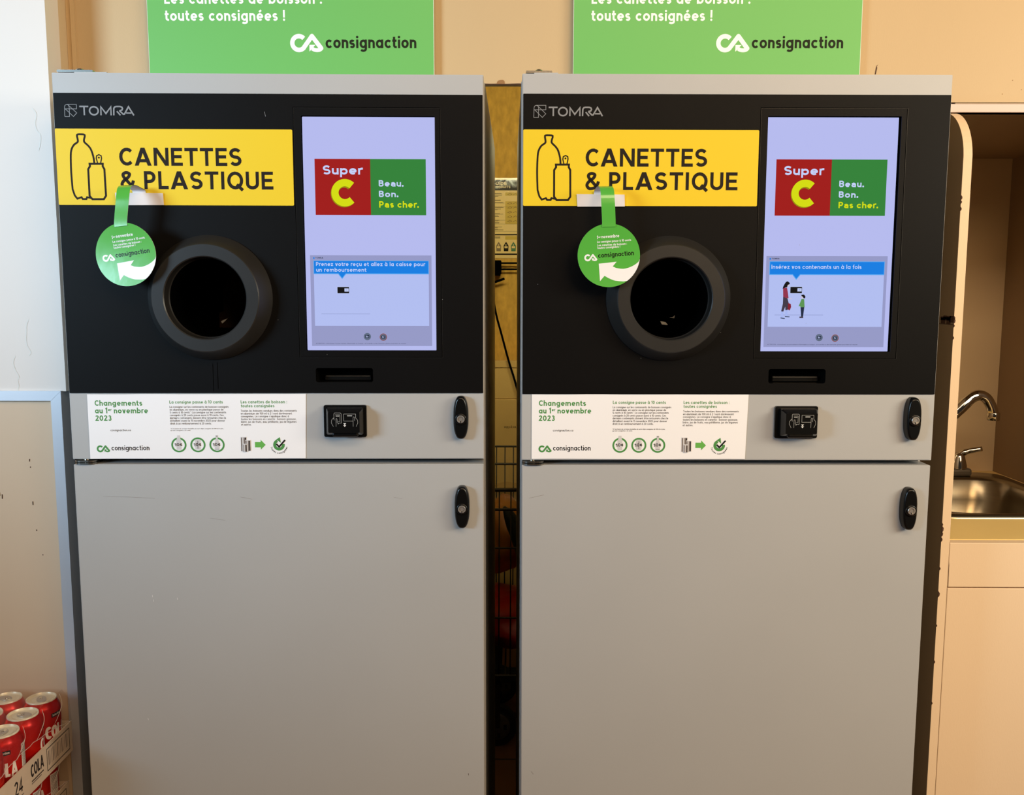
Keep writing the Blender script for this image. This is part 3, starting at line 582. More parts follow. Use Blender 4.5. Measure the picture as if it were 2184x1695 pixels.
    lo = [rr(447, 561, 511, 610, 3), rr(447.5, 561.5, 510.5, 608, 3), rr(452.5, 567, 506.5, 603, 2)]
    ys = (-.006, -.018, -.030); n1 = len(lo[0]); vs = [(p[0], y, p[1]) for l, y in zip(lo, ys) for p in l]
    b.add(vs, [[k*n1+i, k*n1+(i+1) % n1, (k+1)*n1+(i+1) % n1, (k+1)*n1+i][::-1] for k in range(2) for i in range(n1)], 'black_plastic'); b.prism([lo[2]], -.0302, -.030, 'black_plastic')
    s = Sheet()
    for pl, w in (([(470.5,586),(475.3,586),(475.3,570),(474,568.4),(463.9,568.4),(462.9,570),(462.9,580)], .65), ([(465,571.5),(473,571.5),(473,583.2),(469.5,583.2)], .5), ([(466.2,592),(466.2,578.6),(467.6,578),(468.2,580),(468.2,585.4),(471,586.4),(469.5,588)], .6), ([(461.6,592),(458.2,585.6),(458.7,580.9),(462,577),(463.4,581)], .6),
        ([(495.5,582.4),(479.6,582.4),(479.6,570.3),(500,570.3),(500,577)], .65), ([(495.5,592),(495.5,576.5),(496.7,575),(498.2,576.5),(498.2,582)], .6), ([(500.6,592),(503.6,585.7),(503.2,580.9),(500.2,577.2)], .6)): s.line(pl, w, 'icon_grey', 1)
    s.rect(485.5, 572.2, 494, 574.2, 'icon_grey', 1); s.rect(466, 573, 472, 574.6, 'icon_grey', 1)
    for v in (586.2, 589.6): s.poly([(478.6, v), (483.6, v), (481.1, v+3)], 'icon_white', 1)
    b.sheet(s, (0, -.0303, 0)); b.box(.458, .503, -.025, -.007, -.611, -.603, 'black_plastic', .003); P(b, 'card_reader')
    # door handles
    for cu, cv in ((679.6, 579.3), (681.0, 738.5)):
        b = MB()
        def capsule(hw, hh, k=0): return [(cu/1000+hw/1000*math.copysign(abs(math.cos(R(a)))**.62, math.cos(R(a)))*(1-.16*abs(math.sin(R(a)))**2), -cv/1000+hh/1000*math.copysign(abs(math.sin(R(a)))**.72, math.sin(R(a)))) for a in range(0, 360, 9)]
        lo = [capsule(13.2, 37.6), capsule(13.2, 37.6), capsule(12.2, 36.8), capsule(9.6, 33.8), capsule(9.0, 33.2)]; ys = (0, -.010, -.0145, -.0170, -.0170); n1 = 40
        b.add([(p[0], y, p[1]) for l, y in zip(lo, ys) for p in l], [[k*n1+i, k*n1+(i+1) % n1, (k+1)*n1+(i+1) % n1, (k+1)*n1+i][::-1] for k in range(4) for i in range(n1)], 'black_plastic', True)
        b.prism([lo[4]], -.0170, -.0169, 'black_plastic'); b.lathe([(.0098, -.0169), (.0098, -.0195), (.0085, -.0200), (.0068, -.0200)], 'black_plastic', 24, 'y', (cu/1000, 0, -(cv+1.6)/1000))
        hd = P(b, 'lock_handle')
        b = MB(); c3 = (cu/1000, 0, -(cv+1.6)/1000); b.lathe([(.0068, -.0165), (.0068, -.0206), (.0062, -.0212), (.0046, -.0212), (.0044, -.0196), (.0034, -.0196), (.0030, -.0208), (0, -.0208)], 'key_steel', 24, 'y', c3, sharp=True)
        b.box(c3[0]-.0006, c3[0]+.0006, -.0215, -.020, c3[2]-.006, c3[2]-.003, 'black_plastic'); b.build('lock_cylinder', hd)['label'] = 'round steel key lock'
    # hinges
    for zc, top in ((.0035, 1), (-.6585, 0)):
        b = MB()
        if top: b.prism([rr(6, -6, 66 if left else 50, -2.2, 1.6)], .006, .030, 'steel'); b.prism([rr(36 if left else 20, -2.2, 90 if left else 60, -.1, .6)], .004, .04, 'silver_paint'); b.lathe([(.007, 0), (.006, .003), (.003, .0045), (0, .005)], 'steel', 18, c=(.028 if not left else .04, .018, .006))
        else:
            for dz in (-.0042, -.0002):
                ov = [(p[0], p[1]) for p in rrect(.002, -.004, .040, .040, .012, 5)]; nn = len(ov)
                t = tessellate_polygon([[Vector((p[0], p[1], 0)) for p in ov]])
                b.add([(p[0], p[1], zc+dz) for p in ov]+[(p[0], p[1], zc+dz+.0026) for p in ov], [list(f)[::-1] for f in t]+[[i+nn for i in f] for f in t]+[[i, (i+1) % nn, (i+1) % nn+nn, i+nn] for i in range(nn)], 'steel')
            b.lathe([(.006, -.004), (.006, .0045)], 'steel', 16, c=(.020, .012, zc))
        P(b, 'hinge', recalc=True)
    return M
ML = machine((-.7777, 1.5814, H+.3559), .0216, 'grey bottle return machine on the left, next to the white wall', True)
MR = machine((.0073, 1.5863, H+.3558), .0120, 'grey bottle return machine on the right, next to the sink cabinet', False)
def on(M, u, v, off):                          # point on a machine's front, in room coordinates
    c, s = math.cos(M.rotation_euler.z), math.sin(M.rotation_euler.z); z = H+(.3559 if M is ML else .3558)
    return Vector((M.location.x+u/1000*c+off*s, M.location.y+u/1000*s-off*c, z-v/1000))

# ------------------------------------------------------------------ white notices taped under the black fronts
def notice(M, u0, v0, w, skew, label):
    o0 = on(M, u0, v0, .0012); s = Sheet(); k = w/377.0
    T = 'paper_black'; G = 'paper_green'
    s.text('Changements', 12.3, 20, 9.6, G, .185, 82, .10); s.text('au 1', 12.3, 33.3, 9.6, G, .185, 21.6, .10); s.text('er', 34.9, 29.3, 5, G, .19, 6, .1); s.text('novembre', 44.8, 33.3, 9.6, G, .185, 58.8, .10) ; s.text('2023', 12.3, 46.4, 9.6, G, .185, 28, .10)
    s.text('consignaction.ca', 37.3, 64.8, 3.7, T, .13, 35.3, .10)
    s.emblem(12.3, 89.6, .0474, G, 'paper_white'); s.text('consignaction', 37.6, 98.6, 9.0, T, .155, 65.6, .10)
    s.text('La consigne passe à 10 cents', 141.2, 16.4, 5.4, G, .16, 92, .11)
    for i, (t, x1) in enumerate((('La consigne sur les contenants de boisson consignés', 1405), ('en aluminium, en verre ou en plastique passe de', 1360), ('5 cents à 10 cents*. La consigne sur les contenants', 1383), ('consignés à 20 cents passe aussi à 10 cents. Ces', 1360), ('derniers contenants doivent être retournés chez le', 1380), ('détaillant avant le 15 novembre 2023 pour donner', 1370), ('droit à un remboursement à 20 cents.', 1253))):
        s.text(t, 141, 24+4.86*i, 3.5, T, .13, (x1-893)/5.03, .12)
    s.text("*À l'exclusion de certaines bouteilles de verre déjà consignées de 500 ml et plus,".replace('À', 'A'), 141, 61.7, 1.9, T, .14, 92, .14); s.text('qui sont consignées à 25 cents.', 141, 64.7, 1.9, T, .14, 35, .14)
    s.text('Les canettes de boisson :', 264.2, 16.4, 5.4, G, .16, 80, .11); s.text('toutes consignées', 264.2, 23.3, 5.4, G, .16, 58, .11)
    for i, (t, x1) in enumerate((('Toutes les boissons vendues dans des contenants', 1996), ('en aluminium de 100 ml à 2 l sont dorénavant', 1953), ("consignées. La consigne s'applique donc à", 1927), ('toutes les boissons en canette : boisson gazeuse,', 1990), ('bière, jus de fruits, eau pétillante, jus de légumes', 1991), ('et autres.', 1598))):
        s.text(t, 263.6, 31.1+4.86*i, 3.5, T, .13, (x1-1508)/5.03, .12)
    for i, cx in enumerate((154.5, 187.5, 220.6)):
        s.ring(cx, 89.3, 11.7, 3, G, 1)
        if i != 1: bo = [(-3.6, 8.6), (3.6, 8.6), (4, 7), (4, -3), (1.8, -10), (1.6, -16.5), (-1.6, -16.5), (-1.8, -10), (-4, -3), (-4, 7)] if i else [(-3.8, 8.6), (3.8, 8.6), (4, -9), (2.4, -13), (2.2, -17), (-2.2, -17), (-2.4, -13), (-4, -9)]
        else: bo = [(-4.6, 7), (-4, 8.4), (4, 8.4), (4.6, 7), (4.6, -8), (3.6, -10), (-3.6, -10), (-4.6, -8)]
        s.poly([(cx+a, 89.3+b_) for a, b_ in bo], 'paper_pale', 2); s.rect(cx-1.1, 82, cx+.9, 96, 'paper_grey' if i == 1 else 'paper_pale', 3)
        if i == 2: s.rect(cx-1.7, 72.6, cx+1.7, 75, 'paper_grey', 4); s.rect(cx-3.4, 96.4, cx+3.4, 97.6, 'paper_grey', 4)
        s.text('10¢', cx-6.6, 92.0, 5.4, T, .17, 13, .1, 5, rot=8)
    for q_, (x, y, wd_, hh) in enumerate(((262.4, 75.5, 9.4, 25), (270.6, 81, 8.0, 18.8), (266.4, 88, 6.0, 13.4))):
        l_ = 2+4*q_; s.rect(x-.4, y-.4, x+wd_+.4, y+hh+.4, 'paper_white', l_); s.rect(x, y, x+wd_, y+hh, 'can_grey', l_+1); s.rect(x+wd_*.22, y, x+wd_*.5, y+hh, 'paper_pale', l_+2); s.rect(x+wd_*.8, y, x+wd_, y+hh, 'paper_black', l_+2); s.rect(x, y, x+wd_, y+1, 'paper_pale', l_+3)
    s.poly([(286.5, 84.6), (296.5, 84.6), (296.5, 80.6), (305, 89.6), (296.5, 98), (296.5, 94), (286.5, 94)], 'leaf_green', 1)
    s.ring(328.2, 89.6, 7.6, 5.0, G, 1, -100+90, 250, 24); s.poly([(324, 80), (330, 76), (331.5, 86)], G, 2)
    s.line([(323.8, 88), (328.4, 93), (339, 81)], 2.6, T, 4)
    arc_t = 'Toutes consignées'; adv = [glyph(c_, .085)[0]+.2 for c_ in arc_t]; tot = sum(adv); acc_ = 0
    for ch, a_ in zip(arc_t, adv):
        t_ = (acc_+a_/2)/tot; acc_ += a_; d_ = -80+160*t_; a = R(270+d_); r = 15.2; tx, ty = math.cos(R(d_)), math.sin(R(d_))
        hw = (a_-.2)*3.2/2; s.text(ch, 328.2+r*math.cos(a)-hw*tx-.9*ty*0, 89.6-r*math.sin(a)+hw*ty+.8, 3.2, T, .17, None, 0, 1, rot=d_)
    b = MB(); hgt = 113.7
    def f(u, v, off): return (u*k/1000, -off, -v/1000-skew*u/1000)
    random.seed(2)
    c = [(0, 0)]+[(377*i/12, random.uniform(-.3, .3)) for i in range(1, 12)]+[(377, 0), (377-3, hgt)]+[(377*i/12, hgt+random.uniform(-.4, .5)) for i in range(11, 0, -1)]+[(0, hgt)]
    t = tessellate_polygon([[Vector((p[0], -p[1], 0)) for p in c]]); b.add([f(p[0], p[1], 0) for p in c], [list(q) for q in t], 'paper_white'); nn = len(c)
    b.add([f(p[0], p[1], 0) for p in c]+[f(p[0], p[1], -.0008) for p in c], [[i, i+nn, (i+1) % nn+nn, (i+1) % nn] for i in range(nn)], 'paper_white')
    b.sheet(s, f=f); o = b.build('paper_notice'); o.location = o0; o.rotation_euler.z = M.rotation_euler.z
    tag(o, label, 'notice', 'white notices about the deposit changes'); return o
notice(ML, 31.3, 539.6, 378.4, -.002, 'white printed notice below the black front of the left machine')
notice(MR, 18.0, 538.2, 376.8, .0, 'white printed notice below the black front of the right machine')

# ------------------------------------------------------------------ green hanging wobblers
def wobbler(M, tu0, tv0, tu1, tv1, top_u, du, dv, rot, yaw, off, label):
    root = empty('shelf_wobbler', on(M, du, dv, off), M.rotation_euler.z); tag(root, label, 'wobbler', 'green round wobblers taped to the yellow signs')
    root_m = Matrix.Translation(root.location) @ Matrix.Rotation(M.rotation_euler.z, 4, 'Z'); inv = root_m.inverted()
    loc_ = lambda u, v, o_: inv @ on(M, u, v, o_)
    # disc, turned a little about the vertical, with its print
    s = Sheet(); W = 'wobbler_white'
    cy_, sy_ = math.cos(yaw), math.sin(yaw)
    def f(u, v, o_):
        cr, sr = math.cos(R(rot)), math.sin(R(rot)); a, b_ = u*cr+v*sr, -u*sr+v*cr
        bend = -.00000115*(b_-10)**2*.9
        return (a/1000*cy_, -o_+a/1000*sy_+bend, -b_/1000)
    s.text('1', -19.7, -27.2, 5.4, W, .2, None, .1); s.text('er', -17.2, -29.2, 2.8, W, .2, 3.8, .1); s.text('novembre', -12, -28.4, 5.2, W, .18, 29.5, .1, rot=2)
    s.text('La consigne passe à 10 cents', -19.3, -20.8, 3.7, W, .17, 56.5, .1, rot=2.2); s.text('Les canettes de boisson :', -19.0, -15.2, 3.7, W, .17, 49.3, .1, rot=2.2); s.text('toutes consignées !', -19.0, -11, 3.7, W, .17, 38, .1, rot=2.2)
    s.emblem(-40.8, -2.8, .0445, W, 'wobbler_green', 1, 1); s.text('consignaction', -17.6, 3.4, 8.0, 'wobbler_ink', .16, 59.5, .1, rot=3)
    edge = [(52*math.cos(R(a)), 52*math.sin(R(a))) for a in range(8, 58, 8)]
    s.poly([(-17, 13), (12.8, 10.5), (6.2, 18)]+smooth([(12, 20.8), (24, 22.4), (36, 19.6), (45.5, 14.5), (51.2, 9.4)], 3)+edge[0:]+[(30, 42.4)]+smooth([(24, 43.2), (10, 41.6), (0, 37.6), (-7.6, 33.2)], 3)+[(-15.4, 41.8)], W, 1)
    b = MB(); c = [(52*math.cos(R(a)), 52*math.sin(R(a))) for a in range(0, 360, 6)]; nn = len(c)
    rings = [c]+[[(p[0]*k, p[1]*k) for p in c] for k in (.8, .6, .4, .2)]
    vs = [f(p[0], p[1], 0) for r in rings for p in r]+[f(0, 0, 0)]
    fs = [[k*nn+i, (k+1)*nn+i, (k+1)*nn+(i+1) % nn, k*nn+(i+1) % nn] for k in range(4) for i in range(nn)]+[[4*nn+i, 5*nn, 4*nn+(i+1) % nn] for i in range(nn)]
    b.add(vs, fs, 'wobbler_green', True)
    b.add([f(p[0], p[1], -.0007) for r in rings for p in r]+[f(0, 0, -.0007)], [q[::-1] for q in fs], 'wobbler_back', True)
    b.add([f(p[0], p[1], 0) for p in c]+[f(p[0], p[1], -.0007) for p in c], [[i, i+nn, (i+1) % nn+nn, (i+1) % nn] for i in range(nn)], 'wobbler_back')
    b.sheet(s, f=f); b.build('disc', root, recalc=False)
    # strap: up from the tape, over in a bend, down to the disc
    m_u = (tu0+tu1)/2; attach = (f(-11.2, -49.5, 0), f(11.2, -49.5, 0)); dcx = (Vector(attach[0])+Vector(attach[1]))/2
    A = loc_(m_u, tv1-4, .0035); B0 = loc_(m_u, tv0-2, .0045); Cc = loc_(m_u*.75+top_u*.25, 191, .012); D = loc_(top_u, 187, .026); E_ = loc_(top_u*.6+du*.4, 193, .042); F = (loc_(top_u*.45+du*.55, 212, .050)+dcx*.0); G_ = dcx+Vector((0, -.0003, .006)); K = dcx+Vector((0, -.0003, -.003))
    path = [tuple(q) for q in (A, B0, Cc, D, E_, F, G_, K)]
    def sm3(p, k=5):
        o_ = []
        for i in range(len(p)-1):
            a, b_, c_, d = p[max(i-1, 0)], p[i], p[i+1], p[min(i+2, len(p)-1)]
            for j in range(k):
                t = j/k; o_.append(Vector([.5*((2*b_[q])+(-a[q]+c_[q])*t+(2*a[q]-5*b_[q]+4*c_[q]-d[q])*t*t+(-a[q]+3*b_[q]-3*c_[q]+d[q])*t**3) for q in range(3)]))
        return o_+[Vector(p[-1])]
    pp = sm3(path); b = MB(); n = len(pp); wv = (Vector(attach[1])-Vector(attach[0])).normalized()
    L_ = []; Rr = []; NB = []
    for i, q in enumerate(pp):
        t = i/(n-1); w_ = (Vector((1, 0, 0))*(1-t)+wv*t).normalized()*.0112
        tg = (pp[min(i+1, n-1)]-pp[max(i-1, 0)]).normalized(); nr = tg.cross(w_).normalized()*.0006
        L_.append(q-w_); Rr.append(q+w_); NB.append(nr)
    fs = [[i, i+1, i+1+n, i+n] for i in range(n-1)]
    b.add(L_+Rr, [q[::-1] for q in fs], 'wobbler_back', True); b.add([p+m for p, m in zip(L_, NB)]+[p+m for p, m in zip(Rr, NB)], fs, 'wobbler_green', True)
    b.build('strap', root)
    b = MB(); pts_ = [loc_(tu0, tv0, .0055), loc_(tu1, tv0+.6, .0055), loc_(tu1+.8, tv1, .0048), loc_(tu0+1.6, tv1+.4, .0048)]; bk = [p+Vector((0, .0016, 0)) for p in pts_]
    b.add(pts_+bk, [[0, 3, 2, 1], [4, 5, 6, 7], [0, 1, 5, 4], [1, 2, 6, 5], [2, 3, 7, 6], [3, 0, 4, 7]], 'tape'); b.build('tape', root, recalc=True)
wobbler(ML, 98, 196.6, 178, 217, 129, 127, 301.4, 5, R(-6), .045, 'green round wobbler tilted on the yellow sign of the left machine')
wobbler(MR, 92, 197.6, 173, 218, 136, 143.5, 301.4, 1.5, R(2), .045, 'green round wobbler hanging from the yellow sign of the right machine')

# ------------------------------------------------------------------ green posters on the bulkhead
def poster(x0, x1, label, tilt):
    s = Sheet(); w = (x1-x0)*1000
    k = w/544
    s.text('Les canettes de boisson :', 33*k, -127, 20.0, 'poster_white', .18, 300*k, .10); s.text('toutes consignées !', 33*k, -96, 20.0, 'poster_white', .18, 229*k, .10)
    s.emblem(271*k, -72.5, .1305*k, 'poster_white', 'poster_green'); s.text('consignaction', 338*k, -46.2, 22.6, 'poster_ink', .18, 173*k, .10)
    b = MB(); Y = 1.815; z0, z1 = H+.400, H+1.05
    b.box(x0, x1, Y, Y+.0045, z0, z1, 'poster_green'); b.box(x0-.0006, x0, Y-.0001, Y+.005, z0, z1, 'poster_edge'); b.box(x1, x1+.0008, Y-.0001, Y+.005, z0, z1, 'poster_edge')
    b.sheet(s, (x0, Y-.0001, H+.4072)); o = b.build('poster'); tag(o, label, 'poster', 'green boards above the machines'); return o
poster(-.7035, -.1606, 'green poster board above the left machine', 0); poster(.1055, .6495, 'green poster board above the right machine', 0)

# ------------------------------------------------------------------ things in the recess between the machines
gd = empty('sorting_guide', (-.103, 3.40, H+.11)); tag(gd, 'laminated product guide on the wall seen between the two machines', 'poster')
b = MB(); s = Sheet(); x0 = -213; Wd = 219.5
s.rect(0, 0, Wd, 280, 'guide_paper', 0); s.rect(2, 2, Wd-4, 40, 'guide_ink', 1)
s.text('GUIDE', 120, 21, 11, 'guide_paper', .2, 53, .1, 2); s.text('DES PRODUITS', 100, 32, 7.8, 'guide_paper', .19, 86.5, .1, 2)
for i in range(17):
    v = 50+8*i
    if i % 3 != 2:
        for kx in (0, 1): s.rect(100, v+kx*2.4, 165-random.uniform(0, 25), v+kx*2.4+1.2, 'guide_ink', 1)
    if i in (0, 4, 6, 8, 10, 12): s.rect(168, v-3, Wd-4, v+14 if i else v+9, 'guide_band', 1); s.line([(176, v+5), (186, v), (192, v+4), (184, v+7), (176, v+5)], .9, 'guide_ink', 2); s.line([(196, v+6), (206, v+1), (209, v+5)], .9, 'guide_ink', 2)
for v in (98, 146, 160, 186): s.rect(96, v, Wd-4, v+.8, 'guide_line', 1)
s.rect(98, 196, Wd-4, 200.5, 'guide_ink', 1); s.rect(168, 203, Wd-4, 216, 'guide_band', 1)
for v in (205, 208, 211): s.rect(100, v, 150, v+1.2, 'guide_ink', 1)
for i, m in enumerate(('guide_teal', 'guide_line', 'guide_ink', 'guide_green')):
    cx = 117+i*27; s.poly([(cx-8, 258), (cx+8, 258), (cx+9, 238), (cx+3, 228), (cx, 224), (cx-3, 228), (cx-9, 238)], m, 1); s.rect(cx-6, 240, cx+6, 247, 'guide_paper', 2); s.rect(cx-2, 233, cx+1, 238, 'guide_paper', 2)
s.rect(118, 266, Wd-6, 271, 'guide_ink', 1)
b.sheet(s, (x0/1000, 3.3972, H+.3925)); o = wpart(b, 'print', gd)
b = MB(); b.box(x0/1000-.004, .0105, 3.3976, 3.3998, H+.1095, H+.3965, 'guide_paper'); wpart(b, 'backing', gd)
b = MB(); b.box(x0/1000-.004, .0105, 3.3935, 3.3945, H+.1095, H+.3965, 'sleeve'); wpart(b, 'sleeve', gd)
rk = empty('wall_bracket', (-.075, 3.39, H+.075)); tag(rk, 'black wall bracket with two black rods below the product guide', 'bracket')
b = MB(); b.box(-.105, -.059, 3.352, 3.399, H+.052, H+.101, 'matt_black', .003); b.box(-.105, -.062, 3.352, 3.39, H+.046, H+.052, 'matt_black'); wpart(b, 'housing', rk)
for z in (.091, .069): b = MB(); b.tube([(-.07, 3.37, H+z), (.4, 3.37, H+z)], .0032, 'matt_black', 8); wpart(b, 'rod', rk)
b = MB(); b.tube([(-.10, 3.375, H+.046), (-.095, 3.37, H+.02), (-.0796, 3.365, H+.0235), (-.0475, 3.36, H+.035)], .0045, 'matt_black', 8); wpart(b, 'lever', rk)
b = MB(); b.tube(smooth([(-.085, 3.385, H+.046), (-.088, 3.33, H-.02), (-.0735, 3.19, H-.0886), (-.054, 3.185, H-.161), (-.0297, 3.182, H-.2505), (-.0002, 3.18, H-.348), (.04, 3.18, H-.52), (.10, 3.18, H-.8), (.16, 3.18, .01)], 4), .0036, 'matt_black', 8)
tag(b.build('cable'), 'thin black cable hanging down the wall between the machines', 'cable')
def carton(x0, x1, y0, y1, z0, z1, label, flaps, m='cardboard', txt=None):
    r = empty('cardboard_box', ((x0+x1)/2, (y0+y1)/2, z0)); tag(r, label, 'box', 'cardboard boxes behind the cart'); b = MB()
    b.box(x0, x1, y0, y1, z0, z1, m, .002)
    s = Sheet()
    if txt: s.text(txt, 0, 0, 9, 'guide_ink', .12, 46, .1, 1, rot=180); b.sheet(s, ((x1+x0)/2+.02, y0-.0002, z0+(z1-z0)*.84))
    wpart(b, 'carton', r)
    if flaps: b = MB(); b.box(x0, x1, y0-.003, y0, z1-.012, z1+.012, m); wpart(b, 'flap', r)
carton(-.30, .26, 3.20, 3.385, 0, .41, 'brown box on the floor behind the cart, lowest of its stack', False)
carton(-.29, .25, 3.20, 3.385, .411, H-.386, 'brown box behind the cart, middle of its stack', False, txt='recyclée')
carton(-.28, .24, 3.205, 3.385, H-.385, H-.262, 'shallow brown box behind the cart, topmost of its stack', True)
# shopping cart, side on
ct = empty('shopping_cart', (-.1, 2.75, 0)); tag(ct, 'wire shopping cart standing in the gap between the machines', 'shopping cart')
def wires(mb, y, zs, xs, z0, z1, x0, x1):
    for z, r in zs: mb.tube([(x0, y, z), (x1, y, z)], r, 'wire', 6)
    for x in xs: mb.tube([(x, y, z0), (x+.002, y, z1)], .0022, 'wire', 6)
xs = [-.0527+.0335*k for k in range(-12, 12)]; xs2 = [-.0424+.0285*k for k in range(-13, 14)]
b = MB(); wires(b, 2.60, [(H-.576, .0055), (H-.634, .004), (H-.748, .003), (H-.958, .003), (H-1.135, .005)], xs, H-1.135, H-.576, -.45, .33); wpart(b, 'front_basket_side', ct)
b = MB(); wires(b, 3.05, [(H-.527, .0035), (H-.587, .004), (H-.68, .003), (H-.9, .003), (H-1.135, .005)], xs2, H-1.135, H-.527, -.45, .33); wpart(b, 'rear_basket_side', ct)
b = MB()
for k in range(16): b.tube([(-.45+.052*k, 2.60, H-1.135), (-.45+.052*k, 3.05, H-1.135)], .0025, 'wire', 6)
for x in (-.45, .33):
    for z in (-.576, -.748, -.958, -1.135): b.tube([(x, 2.60, H+z), (x, 3.05, H+z)], .003, 'wire', 6)
    for k in range(8): b.tube([(x, 2.6+.06*k, H-1.135), (x, 2.6+.06*k, H-.576)], .0022, 'wire', 6)
wpart(b, 'basket_floor_and_ends', ct)
b = MB(); b.box(-.47, .35, 2.66, 2.70, H-1.185, H-1.150, 'rubber', .004); b.box(-.47, .35, 2.95, 2.99, H-1.185, H-1.15, 'rubber', .004)
for x in (-.40, -.06, .29): b.box(x-.015, x+.015, 2.66, 2.99, H-1.16, H-1.14, 'rubber')
wpart(b, 'chassis', ct)
for x in (-.40, -.062, .29):
    for y in (2.68, 2.97):
        b = MB(); b.lathe([(.0, -.016), (.044, -.016), (.048, -.012), (.0635, -.012), (.0635, .012), (.048, .012), (.044, .016), (0, .016)], 'rubber', 32, 'y', (x, y, .064), sharp=True); b.lathe([(0, -.018), (.03, -.0175), (.043, -.0165), (.044, -.014)], 'caster_grey', 28, 'y', (x, y, .064))
        for k in range(5): b.box(x+.028*math.cos(k*1.257)-.005, x+.028*math.cos(k*1.257)+.005, y-.0195, y-.016, .064+.028*math.sin(k*1.257)-.008, .064+.028*math.sin(k*1.257)+.008, 'rubber')
        b.box(x-.012, x+.012, y-.024, y-.0215, .064, .215, 'wire'); b.box(x-.012, x+.012, y+.0215, y+.024, .064, .215, 'wire'); b.box(x-.014, x+.014, y-.024, y+.024, .205, .226, 'wire'); wpart(b, 'caster', ct)
def bag(name, c, r, m, seed, label, rotz=0, rotx=0, amp=.22):
    bm = bmesh.new(); bmesh.ops.create_icosphere(bm, subdivisions=4, radius=1)
    for v in bm.verts:
        n = noise.noise(v.co*1.7+Vector((seed, 0, 0)))*amp+noise.noise(v.co*4.5+Vector((0, seed, 0)))*amp*.35; v.co = v.co*(1+n)
        v.co = Vector((v.co.x*r[0], v.co.y*r[1], v.co.z*r[2]))
    bmesh.ops.rotate(bm, cent=(0, 0, 0), matrix=Matrix.Rotation(rotz, 3, 'Y') @ Matrix.Rotation(rotx, 3, 'X'), verts=bm.verts)
    b = MB(); b.bm(bm, m, True); o = b.build(name); o.location = c; tag(o, label, 'bag', 'bags in the shopping cart'); return o
bag('plastic_bag', (-.04, 2.90, H-.79), (.10, .11, .115), 'bag_amber', 1, 'amber plastic bag inside the shopping cart')
bag('plastic_bag', (-.02, 2.82, H-1.03), (.14, .15, .085), 'bag_red', 5, 'red plastic bag at the bottom of the shopping cart')
bag('plastic_bag', (.022, 2.685, H-.78), (.026, .02, .15), 'bag_dark', 9, 'dark folded bag leaning in the shopping cart', rotz=R(-22), amp=.14)
bag('plastic_bag', (-.02, 2.66, H-.605), (.085, .05, .035), 'film', 13, 'clear plastic bag draped over the wires of the shopping cart')

# ------------------------------------------------------------------ trays of cola cans by the wall
LIDZ = H-.775; CH = .1225
TX, TY = -.905, 1.667
def can_proto():
    root = empty('soda_can', (0, 0, 0))
    b = MB(); b.lathe([(.021, 0), (.0255, .001), (.0305, .008), (.0325, .014), (.0325, .103), (.0305, .110), (.0265, .1185), (.0265, .120)], 'can_red', 40); 
    s = Sheet()
    s.text('COLA', 0, 0, 26, 'can_white', .24, 44, .10, 1)
    s2 = Sheet(); s2.rect(0, 0, 20, 66, 'can_white', 1)
    for i in range(22): s2.rect(1.5, 3+2.85*i, 18-(i*7 % 6), 4.1+2.85*i, 'can_grey', 2)
    s3 = Sheet(); s3.rect(0, 0, 21, 8, 'can_black', 1); s3.text('Selection', 1.8, 5.8, 4.4, 'can_white', .17, 17.5, .1, 2)
    def wrap(ang0, z0):
        def f(u, v, off):
            n_ = u/32.5; return ((.0326+off)*math.cos(ang0+n_), (.0326+off)*math.sin(ang0+n_), z0-v/1000)
        return f
    def dense(sh):                               # split wide faces so that they follow the round side
        o_ = Sheet()
        for p_, m_, l_, f_ in sh.q:
            us = [q[0] for q in p_]
            if len(p_) == 4 and max(us)-min(us) > 3:
                k = 8; (ax, ay), (bx_, by_), (cx__, cy__), (dx_, dy_) = p_
                for i in range(k): t0, t1 = i/k, (i+1)/k; o_.q.append(([(ax+(bx_-ax)*t0, ay+(by_-ay)*t0), (ax+(bx_-ax)*t1, ay+(by_-ay)*t1), (dx_+(cx__-dx_)*t1, dy_+(cy__-dy_)*t1), (dx_+(cx__-dx_)*t0, dy_+(cy__-dy_)*t0)], m_, l_, f_))
            else: o_.q.append((p_, m_, l_, f_))
        return o_
    b.sheet(dense(s), f=wrap(0, .050)); b.sheet(dense(s2), f=wrap(R(95), .100)); b.sheet(dense(s3), f=wrap(R(21), .0985))
    b.build('can_body', root)
    b = MB(); b.lathe([(.0262, .1185), (.0268, .1205), (.0262, .1225), (.0250, .1225), (.0243, .1205), (.0236, .1180), (.0225, .1180), (.0215, .1192), (.012, .1192), (0, .1192)], 'can_metal', 40, sharp=True); b.lathe([(.0175, .1194), (.0170, .1199), (.0165, .1194)], 'can_metal', 28, c=(0, 0, 0))
    b.build('lid', root)
    b = MB(); ov = [(.0150*math.cos(R(a))*(.85 if math.cos(R(a)) < 0 else 1)+.002, .0085*math.sin(R(a))) for a in range(0, 360, 15)]; iv = [(.0048*math.cos(R(a))-.006, .0044*math.sin(R(a))) for a in range(0, 360, 15)]; n = 24
    b.add([(p[0], p[1], .1212) for p in ov]+[(p[0], p[1], .1212) for p in iv]+[(p[0], p[1], .1200) for p in ov]+[(p[0], p[1], .12) for p in iv], [[i, (i+1) % n, (i+1) % n+n, i+n] for i in range(n)]+[[i+2*n, (i+1) % n+2*n, (i+1) % n, i] for i in range(n)]+[[i+n, (i+1) % n+n, (i+1) % n+3*n, i+3*n] for i in range(n)], 'key_steel', False)
    b.lathe([(.0026, .1190), (.0026, .1216), (0, .1218)], 'steel', 12); b.build('pull_tab', root); return root
def copy_tree(o, parent=None):
    c = o.copy(); col.objects.link(c)
    if parent: c.parent = parent
    for ch in list(o.children): copy_tree(ch, c)
    return c
proto = can_proto(); first = True
